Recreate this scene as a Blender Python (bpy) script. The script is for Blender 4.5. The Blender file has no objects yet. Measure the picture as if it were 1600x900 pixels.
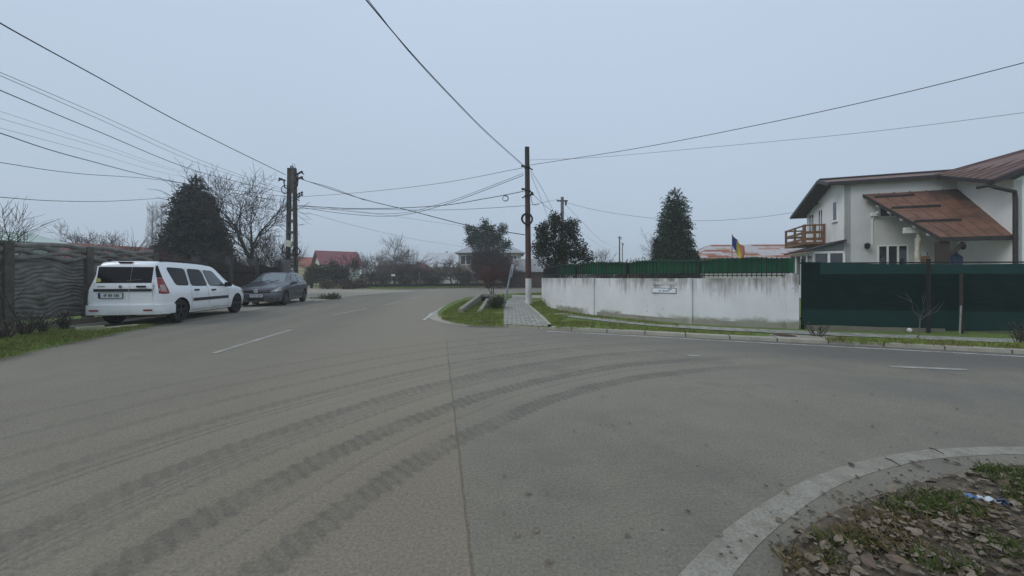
import bpy, bmesh, math, random
import numpy as np
from mathutils import Vector, Matrix
R = math.radians
rng = random.Random(7)
scene = bpy.context.scene
COL = scene.collection
F_PX, HOR, CAM_H = 600.0, 434.0, 1.22

def P(x, y, d):
    """world point seen at photo pixel (x, y) when it stands d metres ahead"""
    return ((x - 800) / F_PX * d, d, CAM_H - (y - HOR) / F_PX * d)

def G(x, y, z0=0.0):
    """point of the ground (at height z0) seen at photo pixel (x, y)"""
    d = (CAM_H - z0) * F_PX / (y - HOR)
    return ((x - 800) / F_PX * d, d)

# ------------------------------------------------------------------ mesh builder
class MB:
    def __init__(self):
        self.v, self.f, self.m = [], [], []
    def add(self, vs, fs, mi=0):
        o = len(self.v)
        self.v.extend([tuple(p) for p in vs])
        self.f.extend([tuple(i + o for i in f) for f in fs])
        self.m.extend([mi] * len(fs))
        return self
    def box(self, c, s, rz=0.0, mi=0, rx=0.0, ry=0.0):
        M = Matrix.Rotation(rz, 3, 'Z') @ Matrix.Rotation(ry, 3, 'Y') @ Matrix.Rotation(rx, 3, 'X')
        vs = []
        for dx in (-.5, .5):
            for dy in (-.5, .5):
                for dz in (-.5, .5):
                    p = M @ Vector((dx * s[0], dy * s[1], dz * s[2]))
                    vs.append((p.x + c[0], p.y + c[1], p.z + c[2]))
        return self.add(vs, [(0, 1, 3, 2), (4, 6, 7, 5), (0, 4, 5, 1), (2, 3, 7, 6), (0, 2, 6, 4), (1, 5, 7, 3)], mi)
    def bar(self, a, b, w, h, mi=0, up=(0, 0, 1)):
        a, b = Vector(a), Vector(b)
        d = (b - a).normalized()
        u = Vector(up)
        if abs(d.dot(u)) > .98: u = Vector((1, 0, 0))
        s = d.cross(u).normalized() * w * .5
        t = s.cross(d).normalized() * h * .5
        vs = [a - s - t, a + s - t, a + s + t, a - s + t, b - s - t, b + s - t, b + s + t, b - s + t]
        return self.add(vs, [(3, 2, 1, 0), (4, 5, 6, 7), (0, 1, 5, 4), (1, 2, 6, 5), (2, 3, 7, 6), (3, 0, 4, 7)], mi)
    def tube(self, pts, radii, n=6, mi=0, cap=True):
        pts = [Vector(p) for p in pts]
        if not hasattr(radii, '__len__'): radii = [radii] * len(pts)
        o = len(self.v)
        prev = None
        for i, p in enumerate(pts):
            d = (pts[min(i + 1, len(pts) - 1)] - pts[max(i - 1, 0)])
            if d.length < 1e-9: d = Vector((0, 0, 1))
            d.normalize()
            if prev is None:
                u = d.cross(Vector((0, 0, 1)))
                if u.length < .05: u = d.cross(Vector((1, 0, 0)))
            else:
                u = prev - d * prev.dot(d)
            u.normalize(); prev = u
            w = d.cross(u)
            for k in range(n):
                a = 2 * math.pi * k / n
                q = p + (u * math.cos(a) + w * math.sin(a)) * radii[i]
                self.v.append((q.x, q.y, q.z))
        for i in range(len(pts) - 1):
            for k in range(n):
                a, b = o + i * n + k, o + i * n + (k + 1) % n
                self.f.append((a, b, b + n, a + n)); self.m.append(mi)
        if cap and n > 2:
            self.f.append(tuple(o + k for k in range(n))[::-1]); self.m.append(mi)
            e = o + (len(pts) - 1) * n
            self.f.append(tuple(e + k for k in range(n))); self.m.append(mi)
        return self
    def lathe(self, prof, n=24, axis='z', c=(0, 0, 0), mi=0, closed=False):
        o = len(self.v)
        for (r, h) in prof:
            for k in range(n):
                a = 2 * math.pi * k / n
                x, y = r * math.cos(a), r * math.sin(a)
                if axis == 'z': q = (x, y, h)
                elif axis == 'y': q = (x, h, y)
                else: q = (h, x, y)
                self.v.append((q[0] + c[0], q[1] + c[1], q[2] + c[2]))
        m = len(prof)
        for i in range(m if closed else m - 1):
            j = (i + 1) % m
            for k in range(n):
                self.f.append((o + i * n + k, o + i * n + (k + 1) % n, o + j * n + (k + 1) % n, o + j * n + k)); self.m.append(mi)
        if not closed:
            self.f.append(tuple(o + k for k in range(n))); self.m.append(mi)
            self.f.append(tuple(o + (m - 1) * n + k for k in range(n))); self.m.append(mi)
        return self
    def prism(self, poly, z0, z1, mi=0, side=None):
        n = len(poly)
        vs = [(p[0], p[1], z0) for p in poly] + [(p[0], p[1], z1) for p in poly]
        a = sum(poly[i][0] * poly[(i + 1) % n][1] - poly[(i + 1) % n][0] * poly[i][1] for i in range(n))
        top = tuple(range(n, 2 * n)); bot = tuple(range(n))[::-1]
        if a < 0: top, bot = top[::-1], bot[::-1]
        self.add(vs, [top, bot], mi)
        o = len(self.v) - 2 * n
        for i in range(n):
            j = (i + 1) % n
            f = (o + i, o + j, o + n + j, o + n + i)
            self.f.append(f if a > 0 else f[::-1]); self.m.append(mi if side is None else side)
        return self
    def slab(self, quad, t, mi=0, side=None):
        """quad of 3-D points, given thickness downwards along its normal"""
        q = [Vector(p) for p in quad]
        n = (q[1] - q[0]).cross(q[-1] - q[0]).normalized()
        if n.z < 0: n = -n
        k = len(q)
        vs = q + [p - n * t for p in q]
        self.add(vs, [tuple(range(k)), tuple(range(k, 2 * k))[::-1]], mi)
        o = len(self.v) - 2 * k
        for i in range(k):
            j = (i + 1) % k
            self.f.append((o + i, o + k + i, o + k + j, o + j)); self.m.append(mi if side is None else side)
        return self
    def grid(self, fn, nu, nv, mi=0):
        o = len(self.v)
        for i in range(nu + 1):
            for j in range(nv + 1):
                self.v.append(tuple(fn(i / nu, j / nv)))
        for i in range(nu):
            for j in range(nv):
                a = o + i * (nv + 1) + j
                self.f.append((a, a + nv + 1, a + nv + 2, a + 1)); self.m.append(mi)
        return self
    def build(self, name, mats, parent=None, base=None, smooth=None, kind=None, recalc=False):
        me = bpy.data.meshes.new(name)
        b = Vector(base) if base is not None else Vector((0, 0, 0))
        vs = self.v if base is None else [(p[0] - b.x, p[1] - b.y, p[2] - b.z) for p in self.v]
        me.from_pydata(vs, [], self.f)
        if not isinstance(mats, (list, tuple)): mats = [mats]
        for m in mats: me.materials.append(m)
        if len(mats) > 1: me.polygons.foreach_set('material_index', self.m)
        if recalc:
            bm = bmesh.new(); bm.from_mesh(me)
            bmesh.ops.recalc_face_normals(bm, faces=bm.faces)
            bm.to_mesh(me); bm.free()
        if smooth is not None:
            me.shade_smooth()
            if smooth < 180: me.set_sharp_from_angle(angle=R(smooth))
        me.update()
        o = bpy.data.objects.new(name, me); COL.objects.link(o)
        if parent is not None: o.parent = parent
        elif base is not None: o.location = b
        if kind: o['kind'] = kind
        return o

def thing(name, label, cat, loc=(0, 0, 0), rz=0.0, group=None):
    o = bpy.data.objects.new(name, None); COL.objects.link(o)
    o.location = loc; o.rotation_euler = (0, 0, rz); o.empty_display_size = .3
    o['label'] = label; o['category'] = cat
    if group: o['group'] = group
    return o
def tag(o, label, cat, group=None):
    o['label'] = label; o['category'] = cat
    if group: o['group'] = group
    return o
def copy_tree(o, parent=None):
    c = o.copy(); COL.objects.link(c); c.parent = parent
    for ch in list(o.children): copy_tree(ch, c)
    return c

# ------------------------------------------------------------------ node helper
class NT:
    def __init__(self, name):
        self.mat = bpy.data.materials.new(name); self.mat.use_nodes = True
        self.t = self.mat.node_tree; self.b = self.t.nodes['Principled BSDF']
    def new(self, ty, **kw):
        n = self.t.nodes.new(ty)
        for k, v in kw.items(): setattr(n, k, v)
        return n
    def put(self, sock, v):
        if isinstance(v, bpy.types.NodeSocket): self.t.links.new(v, sock)
        elif hasattr(v, '__len__') and sock.type == 'RGBA' and len(v) == 3: sock.default_value = (*v, 1)
        else: sock.default_value = v
    def pos(self): return self.new('ShaderNodeNewGeometry').outputs['Position']
    def obj(self): return self.new('ShaderNodeTexCoord').outputs['Object']
    def island(self): return self.new('ShaderNodeNewGeometry').outputs['Random Per Island']
    def xyz(self, v):
        n = self.new('ShaderNodeSeparateXYZ'); self.put(n.inputs[0], v); return n.outputs
    def vec(self, x, y, z):
        n = self.new('ShaderNodeCombineXYZ')
        for i, q in enumerate((x, y, z)): self.put(n.inputs[i], q)
        return n.outputs[0]
    def scale(self, v, s):
        n = self.new('ShaderNodeVectorMath', operation='MULTIPLY'); self.put(n.inputs[0], v); n.inputs[1].default_value = s; return n.outputs[0]
    def m(self, op, a, b=0.0, c=0.0, clamp=False):
        n = self.new('ShaderNodeMath', operation=op); n.use_clamp = clamp
        self.put(n.inputs[0], a); self.put(n.inputs[1], b); self.put(n.inputs[2], c); return n.outputs[0]
    def noise(self, v, scale, detail=4, rough=.55, dist=0.0):
        n = self.new('ShaderNodeTexNoise'); self.put(n.inputs['Vector'], v)
        n.inputs['Scale'].default_value = scale; n.inputs['Detail'].default_value = detail
        n.inputs['Roughness'].default_value = rough; n.inputs['Distortion'].default_value = dist
        return n.outputs['Fac']
    def voro(self, v, scale, feat='F1', out='Distance'):
        n = self.new('ShaderNodeTexVoronoi', feature=feat); self.put(n.inputs['Vector'], v); n.inputs['Scale'].default_value = scale
        return n.outputs[out]
    def ramp(self, fac, stops, interp='LINEAR'):
        n = self.new('ShaderNodeValToRGB'); self.put(n.inputs[0], fac); cr = n.color_ramp; cr.interpolation = interp
        while len(cr.elements) < len(stops): cr.elements.new(.5)
        for e, (p, c) in zip(cr.elements, stops):
            e.position = p; e.color = (c, c, c, 1) if not hasattr(c, '__len__') else (*c[:3], 1)
        return n.outputs[0]
    def step(self, v, lo, hi, a=0.0, b=1.0):
        n = self.new('ShaderNodeMapRange', interpolation_type='SMOOTHSTEP')
        self.put(n.inputs[0], v)
        for i, q in enumerate((lo, hi, a, b)): n.inputs[i + 1].default_value = q
        return n.outputs[0]
    def mix(self, f, a, b, mode='MIX'):
        n = self.new('ShaderNodeMix', data_type='RGBA', blend_type=mode)
        self.put(n.inputs[0], f); self.put(n.inputs[6], a); self.put(n.inputs[7], b); return n.outputs[2]
    def color(self, c): self.put(self.b.inputs['Base Color'], c)
    def set(self, **kw):
        for k, v in kw.items(): self.put(self.b.inputs[k.replace('_', ' ')], v)
    def bump(self, h, strength=.3, dist=.02):
        n = self.new('ShaderNodeBump'); n.inputs['Strength'].default_value = strength; n.inputs['Distance'].default_value = dist
        self.put(n.inputs['Height'], h); self.put(self.b.inputs['Normal'], n.outputs[0])

MATS = {}
def mat(name, col, rough=.7, var=.25, scale=6.0, bump=0.0, bscale=40.0, metal=0.0, spec=.4, dirt=None, dirt_amt=.5, island=0.0, coat=0.0):
    """generic weathered surface"""
    if name in MATS: return MATS[name]
    t = NT(name)
    v = t.pos()
    lo = tuple(c * (1 - var) for c in col); hi = tuple(min(1, c * (1 + var)) for c in col)
    f = t.noise(v, scale, 6, .62)
    c = t.ramp(f, [(.3, lo), (.7, hi)])
    if dirt:
        g = t.step(t.noise(v, scale * .37, 7, .7), .5, .72)
        c = t.mix(t.m('MULTIPLY', g, dirt_amt), c, dirt)
    if island > 0:
        k = t.step(t.island(), 0, 1, 1 - island, 1 + island)
        c = t.mix(1.0, c, t.vec(k, k, k), 'MULTIPLY')
    t.color(c)
    t.set(Roughness=rough, Metallic=metal, Specular_IOR_Level=spec, Coat_Weight=coat, Coat_Roughness=.08)
    if bump: t.bump(t.noise(v, bscale, 5, .6), bump, .02)
    MATS[name] = t.mat
    return t.mat

def inside(p, poly):
    x, y = p; r = False; n = len(poly)
    for i in range(n):
        x1, y1 = poly[i]; x2, y2 = poly[(i + 1) % n]
        if (y1 > y) != (y2 > y) and x < (x2 - x1) * (y - y1) / (y2 - y1) + x1: r = not r
    return r

def smooth_path(pts, k=3):
    """Chaikin rounding of an open polyline"""
    pts = [tuple(p) for p in pts]
    for _ in range(k):
        q = [pts[0]]
        for a, b in zip(pts, pts[1:]):
            q.append(tuple(.75 * u + .25 * w for u, w in zip(a, b)))
            q.append(tuple(.25 * u + .75 * w for u, w in zip(a, b)))
        q.append(pts[-1]); pts = q
    return pts
def offset_path(pts, d):
    """offset a 2-D polyline to its left by d"""
    out = []
    for i, p in enumerate(pts):
        a = pts[max(i - 1, 0)]; b = pts[min(i + 1, len(pts) - 1)]
        dx, dy = b[0] - a[0], b[1] - a[1]; L = math.hypot(dx, dy) or 1
        out.append((p[0] - dy / L * d, p[1] + dx / L * d))
    return out
def ribbon(mb, pts, d0, d1, z, z2=None, mi=0):
    a, b = offset_path(pts, d0), offset_path(pts, d1)
    n = len(pts)
    z2 = z if z2 is None else z2
    vs = [(p[0], p[1], z) for p in a] + [(p[0], p[1], z2) for p in b]
    mb.add(vs, [(i, i + 1, n + i + 1, n + i) for i in range(n - 1)], mi)
    return mb
HAZE_D = 0.0019
# ================================================================== camera, sky, sun
cam_d = bpy.data.cameras.new('camera'); cam = bpy.data.objects.new('camera', cam_d); COL.objects.link(cam)
cam.location = (0, 0, CAM_H); cam.rotation_euler = (R(90), 0, 0)
cam_d.sensor_width = 36; cam_d.lens = 36 * F_PX / 1600
cam_d.shift_y = -(450 - HOR) / 1600
cam_d.clip_end = 3000; cam_d.clip_start = .05
scene.camera = cam
SUN_EL, SUN_AZ = 42.0, -115.0           # azimuth clockwise from +Y: light from the left, a little behind
w = bpy.data.worlds.new('World'); scene.world = w; w.use_nodes = True
nt = w.node_tree; bg = nt.nodes['Background']
sky = nt.nodes.new('ShaderNodeTexSky'); sky.sky_type = 'NISHITA'; sky.sun_disc = False
sky.sun_elevation = R(SUN_EL); sky.sun_rotation = R(SUN_AZ); sky.dust_density = 4; sky.air_density = 1.2
mx = nt.nodes.new('ShaderNodeMix'); mx.data_type = 'RGBA'; mx.inputs[0].default_value = .93
tc = nt.nodes.new('ShaderNodeTexCoord'); sp = nt.nodes.new('ShaderNodeSeparateXYZ')
nz = nt.nodes.new('ShaderNodeTexNoise'); nz.inputs['Scale'].default_value = 1.1; nz.inputs['Detail'].default_value = 3
cr = nt.nodes.new('ShaderNodeValToRGB')          # the overcast layer: duller towards the horizon
add = nt.nodes.new('ShaderNodeMath'); add.operation = 'MULTIPLY_ADD'; add.inputs[1].default_value = .25
nt.links.new(tc.outputs['Generated'], sp.inputs[0]); nt.links.new(tc.outputs['Generated'], nz.inputs['Vector'])
nt.links.new(nz.outputs['Fac'], add.inputs[0]); nt.links.new(sp.outputs[2], add.inputs[2]); nt.links.new(add.outputs[0], cr.inputs[0])
cr.color_ramp.elements[0].position = .1; cr.color_ramp.elements[0].color = (.395, .487, .598, 1)
cr.color_ramp.elements[1].position = .75; cr.color_ramp.elements[1].color = (.50, .605, .75, 1)
mul = nt.nodes.new('ShaderNodeVectorMath'); mul.operation = 'SCALE'; mul.inputs['Scale'].default_value = 10.6
nt.links.new(cr.outputs[0], mul.inputs[0])
nt.links.new(sky.outputs[0], mx.inputs[6]); nt.links.new(mul.outputs[0], mx.inputs[7])
nt.links.new(mx.outputs[2], bg.inputs[0]); bg.inputs[1].default_value = .10
sl = bpy.data.lights.new('sun', 'SUN'); sl.energy = .9; sl.angle = R(28); sl.color = (1, .965, .92)
so = bpy.data.objects.new('sun', sl); COL.objects.link(so)
sd = Vector((math.sin(R(SUN_AZ)) * math.cos(R(SUN_EL)), math.cos(R(SUN_AZ)) * math.cos(R(SUN_EL)), math.sin(R(SUN_EL))))
so.rotation_euler = sd.to_track_quat('Z', 'Y').to_euler()
vs_ = scene.view_settings; vs_.view_transform = 'Standard'; vs_.look = 'None'; vs_.exposure = .09; vs_.gamma = 1
scene.cycles.use_denoising = True
scene.cycles.max_bounces = 6; scene.cycles.diffuse_bounces = 3; scene.cycles.transparent_max_bounces = 12
scene.cycles.volume_bounces = 1

# ================================================================== ground materials
def asphalt_mat():
    t = NT('dusty_asphalt'); v = t.pos(); s = t.xyz(v)
    big = t.noise(v, .35, 5, .6); mid = t.noise(v, 2.2, 6, .65); fine = t.noise(v, 58, 6, .82); grit = t.voro(v, 120)
    base = t.ramp(big, [(.3, (.176, .158, .123)), (.7, (.220, .199, .156))])
    base = t.mix(.55, base, t.ramp(mid, [(.3, (.164, .148, .116)), (.7, (.226, .205, .161))]))
    # old coarse asphalt right of the seam, silted dust left of it
    seam = t.m('ADD', t.m('ADD', s[0], -.141), t.m('MULTIPLY', s[1], .19))
    seam = t.m('ADD', seam, t.m('MULTIPLY', t.m('SUBTRACT', t.noise(v, 1.7, 3), .5), .025))
    silt = t.m('MULTIPLY', t.step(seam, -.03, -3.6, 1, .25), t.step(seam, .02, -.02, 0, 1))
    base = t.mix(t.m('MULTIPLY', silt, .62), base, (.232, .192, .142))
    right = t.step(seam, -.01, .5, 0, 1)
    coarse = t.m('MULTIPLY', right, t.step(t.noise(v, 1.3, 6, .7), .42, .68))
    base = t.mix(t.m('MULTIPLY', coarse, .55), base, (.135, .128, .106))
    brown = t.step(t.noise(v, .9, 5, .7), .58, .75)
    base = t.mix(t.m('MULTIPLY', brown, .35), base, (.19, .155, .115))
    # darker, cleaner lane along the far kerb of the right-hand street
    ln = t.m('ADD', t.m('MULTIPLY', t.m('SUBTRACT', s[0], .9), .368), t.m('MULTIPLY', t.m('SUBTRACT', s[1], 9.04), .930))
    ln = t.m('ADD', ln, t.m('MULTIPLY', t.m('SUBTRACT', t.noise(v, .8, 3), .5), .5))
    lane = t.m('MULTIPLY', t.step(ln, -2.1, -1.2), t.step(s[0], -.8, 1.6))
    lane = t.m('MULTIPLY', lane, t.step(s[0], 14, 9))
    base = t.mix(t.m('MULTIPLY', lane, .62), base, (.108, .102, .096))
    ln2 = t.m('MULTIPLY', t.m('MULTIPLY', t.step(ln, -2.5, -2.9), t.step(ln, -4.0, -3.4)), t.step(s[0], 1.5, 3.6))
    base = t.mix(t.m('MULTIPLY', ln2, .3), base, (.12, .117, .112))
    # paler middle of the junction: the lens's brighter centre painted into the colour
    bright_mid = t.m('ADD', s[1], t.m('MULTIPLY', t.m('SUBTRACT', t.noise(v, .7, 5, .65), .5), 2.0))
    bright_mid = t.m('MULTIPLY', t.m('MULTIPLY', t.step(bright_mid, 1.9, 4.6), t.step(s[0], 5.5, 2.5)), t.step(t.m('ADD', s[0], t.m('MULTIPLY', s[1], .25)), -2.4, -.2, .25, 1))
    base = t.mix(t.m('MULTIPLY', bright_mid, .42), base, (.278, .254, .200))
    # wheel-polished strips of the main road
    c = t.m('ADD', s[0], t.m('MULTIPLY', s[1], .17))
    cn = t.m('ADD', c, t.m('MULTIPLY', t.m('SUBTRACT', t.noise(v, .35, 2), .5), .8))
    strip = t.ramp(t.step(cn, -9, -1), [(0, 0), (.06, .5), (.17, .2), (.24, .9), (.30, .3), (.42, .75), (.5, .1), (.62, .6), (.72, .1), (.84, .5), (.95, 0)])
    far = t.step(s[1], 4.5, 9)
    base = t.mix(t.m('MULTIPLY', t.m('MULTIPLY', strip, far), .40), base, (.115, .112, .106))
    # arcs of muddy tyre tracks turning into the right-hand street
    dx = t.m('SUBTRACT', s[0], 4.2); dy = t.m('ADD', s[1], .2)
    wob = t.m('MULTIPLY', t.m('SUBTRACT', t.noise(v, .55, 2), .5), .22)
    edge = t.m('MULTIPLY', t.m('SUBTRACT', t.noise(v, 14, 3), .5), .04)
    a0 = t.m('ARCTAN2', dy, dx)
    saw = t.m('PINGPONG', t.m('ADD', t.m('MULTIPLY', a0, 5.8), t.m('MULTIPLY', t.noise(v, 1.2, 2), .03)), .048)
    edge = t.m('ADD', edge, t.m('MULTIPLY', t.m('SUBTRACT', saw, .024), .85))
    r = t.m('ADD', t.m('ADD', t.m('SQRT', t.m('ADD', t.m('MULTIPLY', dx, dx), t.m('MULTIPLY', dy, dy))), wob), edge)
    bands = [(5.55, .095, .95), (6.13, .10, .95), (6.52, .025, .55), (6.84, .085, .8), (7.12, .02, .3), (7.58, .06, .6), (8.12, .055, .5), (8.68, .05, .45), (9.28, .06, .4)]
    rf_ = t.m('MULTIPLY', t.m('SUBTRACT', r, 5), .2)
    def band_ramp(bs):
        st = [(0, 0)]
        for (c0, hw, a) in bs:
            for (rr, q) in ((c0 - hw - .012, 0), (c0 - hw + .012, a), (c0 - .02, a * .8), (c0 + hw - .012, a), (c0 + hw + .012, 0)): st.append(((rr - 5) / 5, q))
        return t.ramp(rf_, st)
    trk = t.m('MAXIMUM', band_ramp(bands[:5]), band_ramp(bands[5:]))
    rg = t.m('MULTIPLY', t.m('SUBTRACT', t.m('SUBTRACT', r, edge), 5), .2)      # fine ribbed lines of a car tyre: no lugs
    lines = [(6.60, 6.615), (6.65, 6.668), (6.70, 6.716), (7.30, 7.325), (7.40, 7.42), (5.86, 5.875)]
    st2 = [(0, 0)]
    for (ra, rb) in lines:
        for (q, val) in ((ra - .006, 0), (ra, .8), (rb, .8), (rb + .006, 0)): st2.append(((q - 5) / 5, val))
    trk = t.m('MAXIMUM', trk, t.ramp(rg, sorted(st2)))
    ang = t.m('ARCTAN2', dy, dx)
    fade = t.step(ang, R(84), R(118))
    tread = t.m('SINE', t.m('MULTIPLY', t.m('ADD', t.m('MULTIPLY', ang, 6.0), t.m('ADD', t.m('MULTIPLY', r, .35), t.m('MULTIPLY', t.noise(v, 2, 2), .06))), 75))
    tread = t.step(tread, -.5, .5, .66, 1)
    patch = t.step(t.noise(v, 2.6, 7, .75), .32, .55, .38, 1)
    amt = t.m('MULTIPLY', t.m('MULTIPLY', trk, fade), t.m('MULTIPLY', tread, patch))
    base = t.mix(t.m('MULTIPLY', amt, .66), base, (.094, .087, .072))
    # pale dust thrown up beside the tracks
    pale = t.ramp(t.m('MULTIPLY', t.m('SUBTRACT', r, 5), .2), [(0, 0), (.14, 0), (.165, 1), (.19, 0), (.27, 0), (.285, .9), (.3, 0), (.345, 0), (.36, .0), (.45, .7), (.5, 0), (.6, .5), (.7, 0)])
    base = t.mix(t.m('MULTIPLY', t.m('MULTIPLY', pale, fade), .20), base, (.29, .25, .185))
    # crack along the paving seam
    ck = t.m('ABSOLUTE', t.m('ADD', seam, t.m('MULTIPLY', t.m('SUBTRACT', t.noise(v, 7, 4), .5), .02)))
    crack = t.m('MULTIPLY', t.step(ck, .012, .003), t.step(s[1], 8.2, 7.0))
    crack = t.m('MULTIPLY', crack, t.step(t.noise(v, 5, 3), .32, .5, .25, 1))
    base = t.mix(t.m('MULTIPLY', crack, .6), base, (.120, .098, .068))
    # aggregate speckle and small dark spots
    base = t.mix(1.0, base, t.ramp(fine, [(.34, .66), (.5, 1.0), (.66, 1.32)]), 'MULTIPLY')
    st_l = t.m('MULTIPLY', t.step(t.voro(v, 38), .16, .08), t.step(t.noise(v, 17, 3), .5, .62))
    base = t.mix(t.m('MULTIPLY', st_l, .45), base, (.33, .305, .25))
    st_d = t.m('MULTIPLY', t.step(t.voro(t.scale(v, (1.13, .93, 1)), 52), .20, .10), t.step(t.noise(v, 11, 3), .45, .6))
    base = t.mix(t.m('MULTIPLY', st_d, .55), base, (.085, .08, .068))
    blot = t.step(t.noise(v, .55, 7, .72), .545, .60)
    base = t.mix(t.m('MULTIPLY', t.m('MULTIPLY', blot, right), .30), base, (.125, .118, .102))
    spots = t.step(t.voro(v, 9), .10, .05)
    base = t.mix(t.m('MULTIPLY', t.m('MULTIPLY', spots, right), t.step(t.noise(v, 3, 2), .5, .62)), base, (.07, .066, .06))
    t.color(base); t.set(Roughness=.93, Specular_IOR_Level=.25)
    h = t.m('ADD', t.m('MULTIPLY', fine, .6), t.m('MULTIPLY', grit, .5))
    h = t.m('SUBTRACT', t.m('ADD', h, t.m('MULTIPLY', mid, .8)), t.m('MULTIPLY', crack, 1.5))
    t.bump(h, .30, .008)
    return t.mat
def paint_mat(name, paint, under, wear, sc=22):
    t = NT(name); v = t.pos()
    n = t.m('ADD', t.m('MULTIPLY', t.noise(v, sc, 6, .75), .65), t.m('MULTIPLY', t.noise(v, sc * .12, 3, .6), .35))
    f = t.step(n, wear - .07, wear + .07)
    p = t.ramp(t.noise(v, 5, 4), [(.3, tuple(c * .8 for c in paint)), (.7, paint)])
    p = t.mix(t.m('MULTIPLY', t.step(t.noise(v, 1.6, 4, .7), .52, .66), .5), p, (.25, .22, .17))
    t.color(t.mix(f, p, under)); t.set(Roughness=.88); t.bump(t.noise(v, 70, 4), .4, .01)
    return t.mat
def soil_grass_mat():
    t = NT('turf'); v = t.pos()
    g = t.ramp(t.noise(v, 14, 5, .7), [(.3, (.075, .11, .026)), (.55, (.14, .20, .045)), (.75, (.18, .195, .065))])
    s = t.ramp(t.noise(v, 20, 5), [(.3, (.06, .047, .032)), (.7, (.14, .115, .08))])
    t.color(t.mix(t.step(t.noise(v, .9, 5, .65), .50, .66), g, s)); t.set(Roughness=.95, Specular_IOR_Level=.2)
    t.bump(t.noise(v, 25, 5), .8, .04); return t.mat
def soil_mat():
    t = NT('leaf_mould'); v = t.pos()
    s = t.ramp(t.noise(v, 16, 6, .7), [(.25, (.055, .046, .034)), (.5, (.125, .104, .076)), (.78, (.21, .178, .132))])
    t.color(s); t.set(Roughness=.95, Specular_IOR_Level=.2); t.bump(t.noise(v, 30, 5), .9, .03); return t.mat
def concrete_mat(name='concrete', col=(.27, .25, .20), moss=.5):
    t = NT(name); v = t.pos()
    c = t.ramp(t.noise(v, 5, 7, .7), [(.25, tuple(q * .62 for q in col)), (.55, col), (.8, tuple(q * 1.2 for q in col))])
    c = t.mix(t.m('MULTIPLY', t.step(t.noise(v, 2.3, 6, .7), .48, .68), moss), c, (.10, .10, .055))
    c = t.mix(.5, c, t.ramp(t.noise(v, 90, 3), [(.3, tuple(q * .75 for q in col)), (.7, tuple(q * 1.15 for q in col))]), 'MIX')
    t.color(c); t.set(Roughness=.92, Specular_IOR_Level=.25); t.bump(t.noise(v, 45, 5), .5, .015); return t.mat
def paver_mat():
    t = NT('concrete_pavers'); v = t.pos()
    b = t.new('ShaderNodeTexBrick'); t.put(b.inputs['Vector'], v)
    b.inputs['Scale'].default_value = 1.0; b.inputs['Brick Width'].default_value = .25; b.inputs['Row Height'].default_value = .34
    b.inputs['Mortar Size'].default_value = .016; b.inputs['Mortar Smooth'].default_value = .3
    b.inputs['Color1'].default_value = (.27, .265, .235, 1); b.inputs['Color2'].default_value = (.35, .34, .30, 1); b.inputs['Mortar'].default_value = (.15, .15, .095, 1)
    c = t.mix(t.m('MULTIPLY', t.step(t.noise(v, 2.1, 6, .7), .50, .70), .65), b.outputs['Color'], (.10, .115, .05))
    c = t.mix(1.0, c, t.ramp(t.noise(v, 35, 4), [(.3, .75), (.7, 1.2)]), 'MULTIPLY')
    t.color(c); t.set(Roughness=.93)
    t.bump(t.m('SUBTRACT', t.noise(v, 40, 3), t.m('MULTIPLY', b.outputs['Fac'], 1.5)), .5, .012); return t.mat
def dust_mat():
    t = NT('dusty_concrete'); v = t.pos()
    c = t.ramp(t.noise(v, .5, 6, .65), [(.3, (.27, .245, .195)), (.7, (.36, .33, .265))])
    c = t.mix(t.m('MULTIPLY', t.step(t.noise(v, 1.7, 5, .7), .5, .7), .5), c, (.22, .205, .17))
    t.color(c); t.set(Roughness=.95, Specular_IOR_Level=.2); t.bump(t.noise(v, 30, 4), .4, .015); return t.mat
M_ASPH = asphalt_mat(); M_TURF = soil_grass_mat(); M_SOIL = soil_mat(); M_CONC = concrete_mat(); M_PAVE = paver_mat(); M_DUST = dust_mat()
M_KERB = concrete_mat('kerb_concrete', (.40, .375, .31), .45)
def add_joints(m, px, py, L, wd, col):
    nt_ = m.node_tree; b_ = nt_.nodes['Principled BSDF']; h = NT.__new__(NT); h.mat, h.t, h.b = m, nt_, b_
    src = b_.inputs['Base Color'].links[0].from_socket; s = h.xyz(h.pos())
    u = h.m('DIVIDE', h.m('ADD', h.m('MULTIPLY', s[0], px), h.m('MULTIPLY', s[1], py)), L)
    f = h.m('ABSOLUTE', h.m('SUBTRACT', h.m('FRACT', u), .5)); h.color(h.mix(h.step(f, wd, wd * .4, 0, .85), src, col))
add_joints(M_KERB, .93, -.37, .8, .022, (.07, .068, .05))
M_PAINT_OLD = paint_mat('worn_road_paint', (.325, .305, .252), (.21, .188, .148), .50, 60)
M_PAINT_THIN = paint_mat('faded_road_paint', (.44, .43, .40), (.245, .226, .186), .50, 18)
M_PAINT_EDGE = paint_mat('edge_line_paint', (.56, .55, .52), (.22, .205, .175), .54, 14)
M_FIELD = mat('dry_field', (.10, .105, .055), .95, .4, .3, .5, 10)

# ================================================================== setting
MB().grid(lambda u, v: (-610 + 1220 * u, -310 + 1020 * v, -.06), 12, 12).build('ground', M_FIELD, kind='structure')
road_poly = [(-14, -16), (30, -16), (60, 3), (60, 70), (8, 90), (-30, 72), (-60, 62), (-60, 30), (-13, 22), (-12, 5)]
MB().prism(road_poly, -.05, 0).build('road', M_ASPH, kind='structure')

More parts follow.
